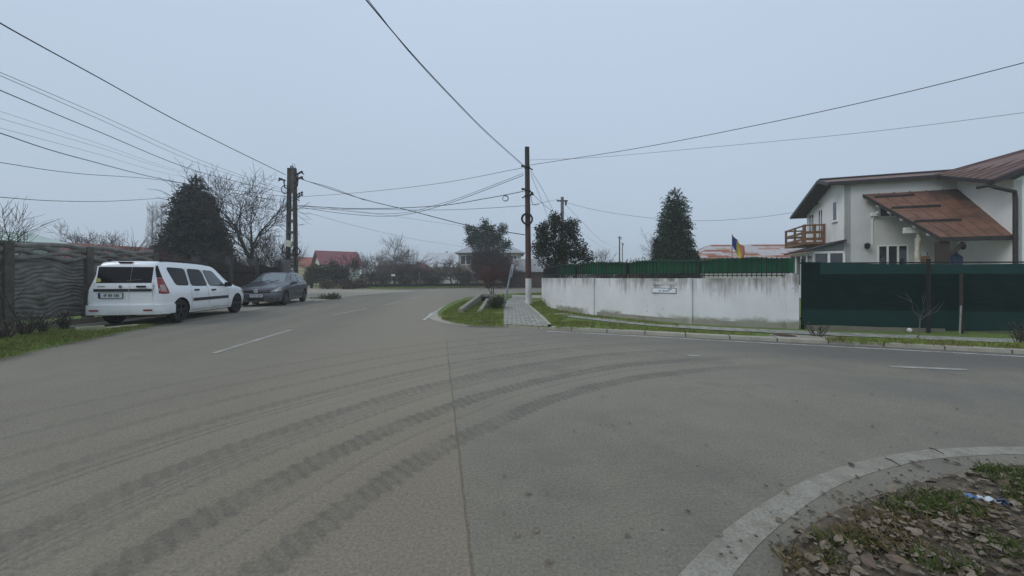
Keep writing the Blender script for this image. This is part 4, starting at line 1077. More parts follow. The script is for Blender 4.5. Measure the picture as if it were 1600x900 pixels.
cable([(464, 323, 24), (540, 334, 22), (620, 337, 20.5), (700, 318, 19), (818, 274, 17)], .013, 'sagging cable between both poles rising to the upper bracket')
cable([(464, 321, 24), (600, 334, 20.8), (690, 318, 19), (818, 271, 17)], .010, 'thinner sagging cable between both poles, just above its twin')
cable([(464, 326, 24), (560, 327, 21.6), (690, 328, 19.2), (812, 322, 17.1), (845, 317, 21), (874, 311, 29.8)], .010, 'level wire passing behind the wooden pole towards the pale concrete pole')
cable([(500, 323, 24.2), (580, 333, 27), (700, 350, 33), (817, 366, 42)], .009, 'faint drooping wire fading out left of the dark pine', m=M_CABLEG)
cable([(480, 332, 24.2), (560, 354, 30), (660, 376, 42), (745, 388, 60)], .010, 'faint wire dropping from the concrete pole to the beige house', m=M_CABLEG)
cable([(819, 259, 16.9), (760, 206, 12.8), (700, 145, 9.6), (640, 80, 7.4), (572, 0, 5.6), (480, -110, 4.1)], .011, 'long wire running overhead from the wooden pole top out above the viewer')
cable([(819, 261, 16.9), (760, 208, 12.8), (700, 147, 9.6), (640, 82, 7.4), (576, 1, 5.6), (486, -108, 4.1)], .006, 'thin companion wire twisted with the long overhead one', m=M_CABLEG)
cable([(828, 258, 17), (1000, 231, 14.4), (1200, 192, 12), (1400, 148, 10.2), (1600, 98, 8.8), (1750, 57, 7.9)], .011, 'dark wire rising from the wooden pole to the right edge above the house')
cable([(828, 250, 17), (930, 246, 16.5), (1100, 231, 14.5), (1350, 207, 12.2), (1600, 176, 10.5), (1750, 156, 9.5)], .0065, 'thin grey wire nearly level to the right, below the dark wire', m=M_CABLEG)
cable([(829, 266, 17), (850, 300, 20), (876, 350, 28), (900, 380, 40)], .009, 'service wire dropping steeply right of the wooden pole into the evergreen', m=M_CABLEG)
cable([(829, 271, 17), (848, 318, 20), (862, 355, 26)], .008, 'second steep service wire just left of its neighbour at the evergreen', m=M_CABLEG)
cable([(829, 300, 17), (850, 320, 20.5), (874, 338, 25)], .010, 'wire slanting from the pole bracket to the evergreen crown')
cable([(829, 298, 17), (832, 318, 17.3), (842, 320, 18)], .012, 'short looped lead hanging at the right of the wooden pole')
cable([(882, 316, 30), (940, 330, 29), (1020, 341, 27.5), (1100, 345, 26.2), (1180, 340, 25), (1240, 332, 24.6)], .011, 'sagging wire between the pale concrete pole and the white house', m=M_CABLEG)
cable([(882, 318, 30), (910, 347, 36), (940, 376, 48), (966, 388, 74)], .011, 'grey wire descending from the pale concrete pole to a distant pole', m=M_CABLEG)
cable([(881, 332, 30), (905, 360, 36), (945, 390, 60)], .009, 'lower grey wire descending behind the evergreen to the far poles', m=M_CABLEG)
# ================================================================== vegetation
def leaf_mat(name, dark, light, rough=.65, trans=.0):
    t = NT(name); v = t.pos()
    i = t.island()
    c = t.ramp(t.m('ADD', t.m('MULTIPLY', i, .6), t.m('MULTIPLY', t.noise(v, 1.3, 3), .4)), [(.2, dark), (.8, light)])
    t.color(c); t.set(Roughness=rough, Specular_IOR_Level=.25); return t.mat
M_BARK = mat('dark_bark', (.045, .037, .030), .95, .35, 6, .6, 40)
M_TWIG = mat('grey_twig', (.060, .050, .043), .95, .25, 3)
M_TWIGP = mat('pale_twig', (.13, .115, .105), .95, .2, 3)
M_TWIGR = mat('reddish_twig', (.115, .058, .055), .9, .25, 3)
M_BARKG = mat('pale_bark', (.12, .11, .095), .95, .3, 5, .5, 30)

def bare_tree(name, label, base, height, seed, nlimb=5, spread=.9, rad=.14, levels=4, kids=(6, 6, 5), up=.25, trunk_h=.28, tm=None, cm=None, group=None, cat='tree', thin=1.0, lean=(0, 0), stem=1, twig_r=.006, xs=1.0):
    rr = random.Random(seed)
    T = MB(); C = MB()
    def grow(p, d, L, r, lev):
        n = 5 if lev < 2 else (4 if lev < 4 else 3)
        pts, rad_ = [p], [r]
        for i in range(n):
            d = (d + Vector((rr.gauss(0, .17), rr.gauss(0, .17), rr.gauss(0, .12) + up * (.10 if lev < 3 else .05)))).normalized()
            p = p + d * L / n; pts.append(p); rad_.append(max(twig_r * .5, r * (1 - .62 * (i + 1) / n)))
        (T if lev <= 1 else C).tube(pts, rad_, (8, 6, 4, 3, 3, 3)[lev], cap=False)
        if lev >= levels: return
        k = nlimb if lev == 0 else kids[min(lev - 1, len(kids) - 1)]
        for j in range(k):
            u = rr.uniform(.30, 1.0) if lev else rr.uniform(.72, 1.0)
            if j == 0: u = 1.0
            i = min(n - 1, int(u * n)); f = u * n - i; q = pts[i].lerp(pts[i + 1], f)
            dd = (pts[i + 1] - pts[i]).normalized()
            a = rr.uniform(0, 6.283) if lev else (6.283 * j / k + rr.uniform(-.4, .4))
            s1 = dd.cross(Vector((0, 0, 1)))
            if s1.length < .1: s1 = Vector((1, 0, 0))
            s1.normalize(); s2 = dd.cross(s1)
            tilt = (spread if lev == 0 else .75) * rr.uniform(.65, 1.15)
            if j == 0 and lev: tilt *= .3
            nd = dd * math.cos(tilt) + (s1 * math.cos(a) + s2 * math.sin(a)) * math.sin(tilt)
            grow(q, nd.normalized(), L * rr.uniform(.52, .80) * (1.55 if lev == 0 and trunk_h < .35 else 1), max(twig_r, rad_[i] * rr.uniform(.48, .66) * thin), lev + 1)
    b = Vector(base)
    for s in range(stem):
        o = Vector((rr.uniform(-.15, .15), rr.uniform(-.15, .15), 0)) * (stem > 1) * rad * 8
        grow(b + o, Vector((lean[0] + rr.uniform(-.3, .3) * (stem > 1), lean[1] + rr.uniform(-.3, .3) * (stem > 1), 1)).normalized(), height * trunk_h, rad, 0)
    zmax = max(v[2] for v in C.v) - b.z
    k = height / zmax
    for M in (T, C): M.v = [(b.x + (v[0] - b.x) * k * xs, b.y + (v[1] - b.y) * k, b.z + (v[2] - b.z) * k) for v in M.v]
    t = thing(name, label, cat, tuple(b), 0, group)
    T.build('trunk', tm or M_BARK, t, b, smooth=180); C.build('crown', cm or M_TWIG, t, b, smooth=180)
    return t

def spray(M, rr, c, d, L, wd, n, droop=.3, mi=0):
    """a twig with many needle-like slivers"""
    c = Vector(c); d = Vector(d).normalized()
    s = d.cross(Vector((0, 0, 1)))
    if s.length < .1: s = Vector((1, 0, 0))
    s.normalize(); u = s.cross(d)
    for i in range(n):
        f = (i + rr.random()) / n
        p = c + d * L * f - Vector((0, 0, droop * L * f * f))
        a = rr.uniform(0, 6.283)
        e = (d * rr.uniform(.3, 1.0) + (s * math.cos(a) + u * math.sin(a)) * rr.uniform(.5, 1.1)).normalized()
        l = L * rr.uniform(.22, .48) * (1.1 - .6 * f); q = p + e * l - Vector((0, 0, .15 * l))
        w = e.cross(Vector((rr.gauss(0, 1), rr.gauss(0, 1), rr.gauss(0, 1)))).normalized() * wd * rr.uniform(.6, 1.3)
        M.add([p - w * .4, p.lerp(q, .5) - w, q, p.lerp(q, .5) + w], [(0, 1, 2, 3)], mi)

def conifer(name, label, base, height, r0, seed, m, prof, nb=420, ns=16, zb=.04, wd=.05, tr=.22, extra=(), droop=.3, sl=.34, jit=.16):
    rr = random.Random(seed); b = Vector(base)
    T = MB().tube([b, b + Vector((0, 0, height * .5)), b + Vector((.03, 0, height * .99))], [tr, tr * .6, .028], 8)
    C = MB()
    lobes = [(rr.uniform(0, 6.28), rr.uniform(2, 9), rr.uniform(.03, .09)) for _ in range(5)]
    for i in range(nb):
        f = zb + (1 - zb) * (1 - math.sqrt(1 - (i + rr.random()) / nb * .985))
        a = rr.uniform(0, 6.283)
        rad = r0 * prof(f) * (1 + sum(k * math.sin(a * 2 + ph + f * q) for ph, q, k in lobes) * .8) * rr.uniform(1 - jit * 1.6, 1 + jit * .6)
        d = Vector((math.cos(a), math.sin(a), rr.uniform(.05, .35))).normalized()
        st = b + Vector((0, 0, height * f - rad * .12))
        steps = max(2, int(rad / .34))
        if rad > .25: T.tube([st, st + d * rad * .9], [.03, .008], 3, cap=False)
        for s in range(steps):
            k = (s + 1) / steps
            if k < .35 and rr.random() < .6: continue
            for q in range(2):
                dd = (d + Vector((rr.gauss(0, .5), rr.gauss(0, .5), rr.gauss(0, .25)))).normalized()
                spray(C, rr, st + d * rad * (k - .2) + Vector((rr.gauss(0, .08), rr.gauss(0, .08), rr.gauss(0, .1))), dd, max(.2, sl * min(1.3, rad) * rr.uniform(.7, 1.3)), wd, ns // 2, droop)
    for k in range(170):
        f = .78 + .2 * rr.random(); a = rr.uniform(0, 6.283); q = r0 * prof(f) * rr.uniform(.2, .8)
        spray(C, rr, b + Vector((math.cos(a) * q, math.sin(a) * q, height * f - .25)), (math.cos(a) * .6, math.sin(a) * .6, .8), height * .04, wd * .9, 8, .1)
    for k in range(8): spray(C, rr, b + Vector((0, 0, height * (.93 + .006 * k))), (rr.gauss(0, .15), rr.gauss(0, .15), 1), height * .03, wd * .6, 7, 0)
    for (o, h2, r2) in extra:
        for i in range(int(nb * .18)):
            f = rr.random() ** .8; a = rr.uniform(0, 6.283); q = b + Vector(o) + Vector((math.cos(a) * r2 * (1 - f) * rr.random(), math.sin(a) * r2 * (1 - f) * rr.random(), h2 * f))
            spray(C, rr, q, (math.cos(a) * .5 + rr.gauss(0, .2), math.sin(a) * .5, .8), sl, wd, ns // 2, .1)
    t = thing(name, label, 'tree', tuple(b))
    T.build('trunk', M_BARK, t, b); C.build('crown', m, t, b)
    return t

def leafy(name, label, base, blobs, n, seed, m, ls=.09, stems=6, cat='tree', bark=None, twigs=0, twm=None, elong=1.7):
    """broadleaf evergreen / bush: leaf-sized faces clustered on twig ends inside uneven blobs (centre, radii)"""
    rr = random.Random(seed); b = Vector(base); T = MB(); C = MB()
    tot = sum(w for _, _, w in blobs)
    for (c, rd, w) in blobs:
        c = b + Vector(c)
        T.tube([b + Vector((rr.uniform(-.1, .1), rr.uniform(-.1, .1), 0)), b.lerp(c, .55) + Vector((rr.gauss(0, .08), rr.gauss(0, .08), 0)), c], [.06 * ls / .09, .035 * ls / .09, .012], 5)
        for k in range(int(n * w / tot / 9)):
            while True:
                q = Vector((rr.uniform(-1, 1), rr.uniform(-1, 1), rr.uniform(-1, 1)))
                if .15 < q.length < 1: break
            q *= (.55 + .45 * rr.random()) / max(.45, q.length) * rr.uniform(.75, 1.12) if rr.random() < .75 else 1
            tip = c + Vector((q.x * rd[0], q.y * rd[1], q.z * rd[2]))
            dr = (tip - c); dr = (dr / (dr.length + 1e-6) + Vector((0, 0, .35)) + Vector((rr.gauss(0, .3), rr.gauss(0, .3), rr.gauss(0, .3)))).normalized()
            if k % 4 == 0: T.tube([c.lerp(tip, .15), tip], [.012, .005], 3, cap=False)
            for j in range(9):
                p = tip + dr * ls * rr.uniform(-1.8, 1.8) + Vector((rr.gauss(0, 1), rr.gauss(0, 1), rr.gauss(0, 1))) * ls * .75
                e = (dr * .7 + Vector((rr.gauss(0, .7), rr.gauss(0, .7), rr.gauss(0, .6)))).normalized()
                l = ls * elong * rr.uniform(.6, 1.25); w2 = e.cross(Vector((rr.gauss(0, 1), rr.gauss(0, 1), rr.gauss(0, 1)))).normalized() * ls * .36 * rr.uniform(.7, 1.3)
                C.add([p, p + e * l * .45 - w2, p + e * l, p + e * l * .45 + w2], [(0, 1, 2, 3)])
    t = thing(name, label, cat, tuple(b))
    T.build('stems', bark or M_BARK, t, b); C.build('foliage', m, t, b)
    return t

M_CONIF = leaf_mat('cypress_needles', (.019, .028, .026), (.062, .078, .070))
M_SPRUCE = leaf_mat('spruce_needles', (.012, .028, .016), (.044, .078, .042))
M_PINE = leaf_mat('pine_needles', (.012, .030, .022), (.050, .090, .065))
M_MAGN = leaf_mat('magnolia_leaves', (.010, .017, .009), (.040, .052, .022), .45)
M_HEDGE = leaf_mat('hedge_leaves', (.022, .030, .017), (.080, .092, .050))
M_HEDGEY = leaf_mat('olive_hedge_leaves', (.040, .045, .016), (.11, .115, .045))
M_BROWNB = leaf_mat('brown_bush_leaves', (.050, .037, .026), (.145, .105, .066))
M_RUSSET = leaf_mat('russet_leaves', (.075, .050, .028), (.19, .13, .065))

# big conifer left
bx = P(306, 440, 26.5)
pf_ = lambda f: min(1, (1 - f) * 1.5 + .02) ** .72 * (1 if f > .25 else .92 + .32 * f)
conifer('conifer', 'huge dark blue green conifer with a broad cone crown behind the left fence', (bx[0], bx[1], 0), 1.22 + (434 - 271) / 600 * 26.5, 2.22, 5, M_CONIF, pf_, nb=1700, ns=16, zb=.10, wd=.060, tr=.3, sl=.42, jit=.09)
# walnut
wx = P(384, 440, 25.2)
bare_tree('walnut_tree', 'large bare walnut tree with a spreading twiggy crown beside the big conifer', (wx[0], wx[1], 0), 1.22 + (434 - 243) / 600 * 25.2, 24, nlimb=5, spread=.46, rad=.27, levels=5, kids=(5, 5, 4, 3), up=.32, trunk_h=.24, xs=.70, cm=mat('dark_walnut_twig', (.050, .043, .040), .95, .25, 3), twig_r=.014, thin=1.18)
# poplars
for k, (x, yt, h_, lb) in enumerate(((238, 316, 1, 'faint tall bare poplar, the left one of a pair behind the fence'), (252, 315, 2, 'faint tall bare poplar, right of its twin and nearer the big conifer'))):
    d = 95; b0 = P(x, 434, d)
    rr = random.Random(60 + k); T = MB(); C = MB(); hh = (434 - yt) / 600 * d + 1.2
    T.tube([(b0[0], d, 0), (b0[0], d, hh * .6), (b0[0] + .2, d, hh)], [.3, .15, .03], 6)
    for i in range(330):
        f = rr.random(); z = hh * (.08 + .86 * f); a = rr.uniform(0, 6.28); L = (1.15 - .5 * f) * rr.uniform(.6, 1.2) * 3.0
        p0 = Vector((b0[0], d, z)); dr = Vector((math.cos(a) * .52, math.sin(a) * .52, 1)).normalized()
        p1 = p0 + dr * L * .5 + Vector((math.cos(a), math.sin(a), 0)) * .45; C.tube([p0, p1, p1 + Vector((math.cos(a) * .12, math.sin(a) * .12, L * .5))], [.038, .024, .010], 3, cap=False)
    t = thing('poplar_tree', lb, 'tree', (b0[0], d, 0), 0, 'bare poplars')
    T.build('trunk', M_TWIGP, t, (b0[0], d, 0)); C.build('crown', M_TWIGP, t, (b0[0], d, 0))
# bare trees and shrubs on the left
def BT(label, x, ytop, d, seed, name='bare_tree', zb=0.05, **kw):
    b0 = P(x, 434, d); return bare_tree(name, label, (b0[0], d, zb), CAM_H - zb + (434 - ytop) / 600 * d, seed, **kw)
BT('round crowned grey bare tree over the red tiled roof on the left', 138, 345, 38, 31, nlimb=6, spread=.8, rad=.13, levels=4, kids=(7, 6, 5), trunk_h=.35, cm=M_TWIG, twig_r=.014)
BT('pruned fruit tree with long upright shoots rising behind the precast fence', 80, 302, 13.5, 33, nlimb=7, spread=.75, rad=.05, levels=3, kids=(6, 5), trunk_h=.42, up=.6, cm=M_TWIG, twig_r=.008)
BT('thin sapling with a few last brown leaves at the left picture edge', 12, 300, 8.1, 36, nlimb=4, spread=.35, rad=.018, levels=2, kids=(3, 2), trunk_h=.6, up=.5, lean=(.12, 0), cm=M_TWIG, twig_r=.004)
BT('twiggy bare shrub between the red roof and the poplars', 188, 352, 24, 38, nlimb=6, spread=.7, rad=.04, levels=3, kids=(6, 4), trunk_h=.3, up=.4, stem=3, cm=M_TWIG, twig_r=.011)
BT('bare reddish thicket shrub rising over the dark slat fence by the conifer foot', 262, 378, 17.5, 39, name='bare_shrub', nlimb=6, spread=.8, rad=.03, levels=3, kids=(7, 6), trunk_h=.3, stem=5, cm=M_TWIGR, twig_r=.009)
BT('tangled bare shrub behind the pillar next to the walnut trunk', 345, 372, 20, 40, name='bare_shrub', nlimb=6, spread=.8, rad=.03, levels=3, kids=(7, 6), trunk_h=.3, stem=5, cm=M_TWIG, twig_r=.011)
BT('dense bare shrub between walnut trunk and concrete pole behind the dark hatchback', 425, 355, 25.5, 41, name='bare_shrub', nlimb=6, spread=.7, rad=.04, levels=3, kids=(7, 6), trunk_h=.3, stem=6, cm=M_TWIG, twig_r=.008)
# hedges and bushes across the side street
def LB(name, label, x, d, w_, h_, n, seed, m, ls=.13, cat='bush', dp=.8, z=.05):
    b0 = P(x, 434, d); rr = random.Random(seed); bl = []
    for i in range(7):
        bl.append(((rr.uniform(-.6, .6) * w_ / 2, rr.uniform(-.5, .5) * dp, h_ * rr.uniform(.28, .68)), (w_ * rr.uniform(.22, .34), dp * .6, h_ * rr.uniform(.24, .34)), 1))
    return leafy(name, label, (b0[0], d, z), bl, n, seed, m, ls, cat=cat)
LB('hedge', 'olive green hedge bush behind the tail of the dark hatchback', 487, 44, 2.6, 3.1, 3600, 51, M_HEDGEY)
LB('hedge', 'taller dark green hedge bush under the crimson roof', 512, 44, 2.6, 3.4, 3600, 52, M_HEDGE)
LB('hedge', 'dark hedge bush in front of the bare tree with dark trunk', 534, 45, 2.4, 3.0, 3000, 53, M_HEDGE)
for k, (x, d, w_, h_, lb) in enumerate(((512, 41.5, 2.0, 1.05, 'low clipped brown bush at the side street corner, leftmost of three'), (536, 40.8, 2.0, 1.05, 'low clipped brown bush, middle one of three at the side street corner'), (560, 40.6, 2.0, 1.0, 'low clipped brown bush, last of three towards the iron fence'))):
    LB('low_bush', lb, x, d, w_, h_, 2600, 55 + k, M_BROWNB, .09, dp=.7)
BT('dark wide branched bare tree rising before the crimson roof', 546, 390, 43, 44, nlimb=6, spread=.95, rad=.11, levels=4, kids=(7, 6, 4), trunk_h=.34, cm=M_TWIG, twig_r=.016, up=.1)
BT('pale grey bare tree with fan shaped crown standing behind the iron fence', 616, 364, 52, 45, nlimb=7, spread=.72, rad=.15, levels=4, kids=(7, 6, 5), trunk_h=.30, cm=M_TWIGP, tm=M_BARKG, twig_r=.016)
BT('small bare tree in front of the whitish metal roof', 705, 396, 55, 46, nlimb=6, spread=.8, rad=.09, levels=4, kids=(6, 5, 4), trunk_h=.35, cm=M_TWIG, twig_r=.016)
BT('small bare tree between the fan crowned tree and the brown roof', 645, 398, 57, 47, nlimb=6, spread=.8, rad=.08, levels=4, kids=(6, 5, 3), trunk_h=.35, cm=M_TWIG, twig_r=.016)
BT('bare tree with misty grey crown right of the crimson roof', 582, 386, 66, 48, nlimb=6, spread=.85, rad=.12, levels=4, kids=(6, 6, 4), trunk_h=.3, cm=M_TWIGP, twig_r=.019)
LB('bush', 'dull green bush behind the iron fence under the fan crowned tree', 630, 54, 3.4, 1.9, 2400, 61, M_HEDGE, .12)
LB('bush', 'brownish bush behind the iron fence left of the small white notice', 590, 55, 3.6, 2.0, 2400, 62, M_BROWNB, .12)
LB('bush', 'dark bush behind the iron fence in front of the beige house', 722, 57, 3.2, 2.4, 2400, 63, M_HEDGE, .12)
LB('bush', 'brown bush behind the iron fence left of the beige house', 676, 56, 3.4, 1.9, 2400, 64, M_BROWNB, .12)
for (x, yt, d, sd_, lb) in ((598, 402, 50, 141, 'bare brownish shrub behind the iron fence left of the fan crowned tree'), (630, 400, 51, 142, 'bare brownish shrub behind the iron fence right of the fan crowned tree'), (657, 404, 50, 143, 'bare brownish shrub before the brown hipped roof'), (683, 402, 52, 144, 'bare brownish shrub before the whitish metal roof, left one'), (712, 408, 51, 145, 'bare brownish shrub just left of the beige house front'), (733, 412, 53, 146, 'low bare shrub under the big window of the beige house')):
    BT(lb, x, yt, d, sd_, name='bare_shrub', nlimb=6, spread=.8, rad=.05, levels=3, kids=(7, 6), trunk_h=.3, stem=4, cm=mat('brown_twig', (.125, .092, .078), .95, .25, 2), twig_r=.016)
# dark pine before the beige house
b0 = P(760, 434, 46)
leafy('pine_tree', 'blue green pine with ragged top standing before the beige house', (b0[0], 46, .05),
      [((-1.3, 0, 6.2), (.9, .8, .75), 2.4), ((-.1, 0, 6.5), (.8, .8, .8), 2.2), ((1.2, .2, 5.9), (.85, .8, .8), 2.4), ((-1.9, 0, 5.6), (.6, .6, .4), 1), ((.7, 0, 6.9), (.4, .4, .5), .7), ((-.3, 0, 5.4), (1.9, 1.2, .9), 4), ((.5, .1, 4.6), (2.3, 1.2, .9), 3), ((-.4, .1, 3.6), (2.2, 1.2, .8), 2), ((-2.0, 0, 6.9), (.55, .5, .4), 1), ((-.2, .1, 7.5), (.5, .5, .55), 1), ((1.9, 0, 6.9), (.6, .5, .5), 1), ((2.4, 0, 5.2), (.5, .5, .4), 1)],
      8200, 71, M_PINE, ls=.15, elong=2.0)
BT('dense brown twiggy tree merged below the blue green pine crown', 764, 375, 44.5, 73, nlimb=8, spread=1.0, rad=.12, levels=4, kids=(8, 7, 5), trunk_h=.20, stem=3, cm=mat('dark_brown_twig', (.050, .036, .034), .95, .2, 3), twig_r=.019, up=.45)
BT('reddish multi stemmed bare shrub growing by the culvert on the island', 770, 396, 22.5, 75, name='bare_shrub', nlimb=5, spread=.5, rad=.035, levels=4, kids=(6, 5, 3), trunk_h=.35, stem=4, up=.7, cm=M_TWIGR, tm=mat('dark_reddish_bark', (.06, .035, .033), .9, .3, 6), twig_r=.008)
b0 = G1(771, 484)
leafy('small_shrub', 'small dark leafy shrub beside the concrete culvert wing', (b0[0], b0[1], ZB - .02), [((0, 0, .22), (.26, .22, .2), 1), ((.15, .3, .28), (.2, .2, .2), 1), ((.1, .7, .3), (.26, .26, .24), 1)], 1500, 77, M_HEDGE, .045, cat='shrub')
# evergreen behind the pole, spruce and companions
b0 = P(872, 434, 24)
leafy('magnolia_tree', 'dark broadleaf evergreen tree with ragged crown behind the left end of the railing', (b0[0], 24, .05),
      [((-.15, 0, 4.6), (.5, .5, .65), 2), ((-.95, 0, 3.75), (.48, .5, .85), 2.2), ((.8, .1, 4.1), (.5, .5, .7), 2.2), ((.0, 0, 3.4), (.8, .7, .8), 2.6), ((1.15, 0, 2.9), (.75, .6, .7), 2), ((-.4, 0, 2.5), (1.1, .8, .8), 2.5), ((.6, 0, 2.3), (1.0, .8, .7), 2), ((1.75, .1, 2.35), (.5, .4, .35), .8), ((-1.25, 0, 3.0), (.45, .4, .45), .8), ((-.95, 0, 4.25), (.25, .25, .3), .4)],
      10500, 81, M_MAGN, ls=.10)
bx = P(1054, 434, 27)
conifer('spruce_tree', 'dark green pointed spruce rising behind the railing left of the flag', (bx[0], bx[1], .05), 1.17 + (434 - 291) / 600 * 27, 1.45, 8, M_SPRUCE, lambda f: min(1.0, (1 - f) * 1.75 + .06) ** .6 * (.92 + .08 * math.sin(f * 9)), nb=1400, ns=16, zb=.06, wd=.042, tr=.16, sl=.38, jit=.12,
        extra=(((-1.25, .2, .9), 2.9, .55), ((1.45, 0, .8), 2.0, .5)))
BT('drooping bare tree at the left flank of the spruce', 1016, 352, 29, 83, nlimb=6, spread=.8, rad=.07, levels=4, kids=(6, 5, 4), trunk_h=.4, cm=M_TWIG, twig_r=.006, up=-.1)
LB('russet_bush', 'russet brown bush behind the railing left of the spruce', 1008, 28, 3.4, 3.0, 3800, 84, M_RUSSET, .09)
LB('bush', 'dull brown bush behind the railing between russet bush and far pole', 978, 34, 2.8, 2.75, 2600, 85, M_BROWNB, .10)
LB('bush', 'dark green bush behind the railing near the far poles', 946, 36, 1.9, 2.9, 2400, 86, M_HEDGE, .10)
BT('small bare tree above the railing left of the far poles', 950, 384, 38, 87, nlimb=5, spread=.7, rad=.06, levels=4, kids=(6, 5, 3), trunk_h=.4, cm=M_TWIG, twig_r=.008)
# young tree and shrubs on the right verge
b0 = G1(1433, 529)
bare_tree('young_tree', 'young bare tree with thin curved branches on the verge before the green net', (b0[0], b0[1], ZB), .90, 91, nlimb=5, spread=1.0, rad=.020, levels=2, kids=(3, 2), trunk_h=.62, up=1.3, tm=M_BARKG, cm=M_TWIGP, twig_r=.004)
def twig_shrub(label, px, h_, seed, n=16, sp=.5, m=None, zb=ZB, r=.008, leafs=0):
    b0 = Vector((*px, zb)); rr = random.Random(seed); M = MB()
    for i in range(n):
        a = rr.uniform(0, 6.28); t0 = rr.uniform(.1, sp); p = b0 + Vector((math.cos(a), math.sin(a), 0)) * rr.uniform(0, .08); d = Vector((math.cos(a) * t0, math.sin(a) * t0, 1)).normalized(); L = h_ * rr.uniform(.6, 1.1); pts = [p]
        for k in range(4):
            d = (d + Vector((rr.gauss(0, .16), rr.gauss(0, .16), .05))).normalized(); pts.append(pts[-1] + d * L / 4)
        M.tube(pts, [r, r * .8, r * .6, r * .45, r * .3], 4, cap=False)
        for k in range(1, 4):
            for _ in range(2):
                a2 = rr.uniform(0, 6.28); q = pts[k]; M.tube([q, q + (d * .6 + Vector((math.cos(a2), math.sin(a2), .3)) * .7) * L * .28], [r * .5, r * .25], 3, cap=False)
    t = thing('bare_shrub', label, 'shrub', tuple(b0)); M.build('stems', m or M_TWIG, t, b0)
    if leafs:
        C = MB()
        for i in range(leafs):
            a = rr.uniform(0, 6.28); q = b0 + Vector((math.cos(a) * rr.random() * h_ * sp, math.sin(a) * rr.random() * h_ * sp, h_ * rr.uniform(.15, 1.0)))
            e = Vector((rr.gauss(0, 1), rr.gauss(0, 1), rr.gauss(0, .6))).normalized() * .035; w2 = e.cross(Vector((rr.gauss(0, 1), rr.gauss(0, 1), 1))).normalized() * .014
            C.add([q, q + e * .5 - w2, q + e, q + e * .5 + w2], [(0, 1, 2, 3)])
        C.build('leaves', M_BROWNB, t, b0)
    return t
twig_shrub('pruned twiggy shrub on the verge beside the white end pillar', G1(1277, 526), .30, 93, 16, .8, zb=ZB)
twig_shrub('low twiggy shrub on the verge at the right picture edge', G1(1597, 537), .42, 94, 18, .7, zb=ZB, leafs=60)
twig_shrub('dark bare shrub on the left verge, biggest of the row by the fence', G(42, 524, .05), .50, 95, 24, .6, zb=.05, leafs=130)
twig_shrub('dark bare shrub on the left verge, middle one of the row', G(68, 519, .05), .36, 96, 18, .6, zb=.05, leafs=90)
twig_shrub('dark bare shrub on the left verge, closest to the kerb slabs', G(100, 514, .05), .40, 97, 22, .6, zb=.05, leafs=110)
twig_shrub('leafy dark shrub cut by the left picture edge on the verge', G(6, 532, .05), .45, 98, 20, .7, zb=.05, leafs=160)
BT('tall thin branching shrub with yellowing leaves before the precast fence', 34, 395, 8.0, 99, name='bare_shrub', nlimb=3, spread=.5, rad=.016, levels=2, kids=(4, 3), trunk_h=.55, up=.3, lean=(.1, 0), cm=M_TWIG, twig_r=.004)
# far-off bare woods closing the horizon: one mass
rr = random.Random(5); M = MB()
def far_tree(x, d, h_):
    p = Vector((x, d, 0)); r0 = h_ * .012
    M.tube([p, p + Vector((rr.gauss(0, .2), 0, h_ * .55))], [r0 * 1.3, r0 * .7], 3, cap=False)
    for k in range(34):
        z = h_ * rr.uniform(.22, .62); a = rr.uniform(0, 6.28); s = rr.uniform(.08, .30) * h_
        q = p + Vector((0, 0, z)); e = q + Vector((math.cos(a) * s, math.sin(a) * s, h_ * rr.uniform(.10, .40)))
        M.tube([q, q.lerp(e, .5) + Vector((math.cos(a) * s * .1, math.sin(a) * s * .1, 0)), e], [r0 * .45, r0 * .3, r0 * .14], 3, cap=False)
for i in range(330):
    px = rr.uniform(-150, 1290); d = rr.uniform(92, 150); h_ = rr.uniform(4.5, 8.0)
    if 560 < px < 760: h_ *= 1.25
    if 800 < px < 960: h_ *= .8
    far_tree((px - 800) / 600 * d, d, h_)
wd_ = M.build('bare_woods', mat('far_twigs', (.085, .075, .07), .95, .15, .3), kind='stuff')
wd_['label'] = 'hazy far off belt of bare woods along the horizon'; wd_['category'] = 'woods'
rr = random.Random(6); C = MB()
for i in range(9000):
    px = rr.uniform(-200, 1300); d = rr.uniform(86, 140); z = abs(rr.gauss(0, 1.1)) + .1
    p = Vector(((px - 800) / 600 * d, d, z)); e = Vector((rr.gauss(0, 1), rr.gauss(0, .4), abs(rr.gauss(0, 1)))).normalized() * rr.uniform(.5, 1.1); w2 = Vector((rr.gauss(0, 1), 0, rr.gauss(0, 1))).normalized() * .3
    C.add([p, p + e * .5 - w2, p + e, p + e * .5 + w2], [(0, 1, 2, 3)])
us = C.build('undergrowth', leaf_mat('far_undergrowth', (.035, .035, .024), (.10, .085, .06)), kind='stuff'); us['label'] = 'brownish undergrowth at the foot of the far bare woods'; us['category'] = 'undergrowth'

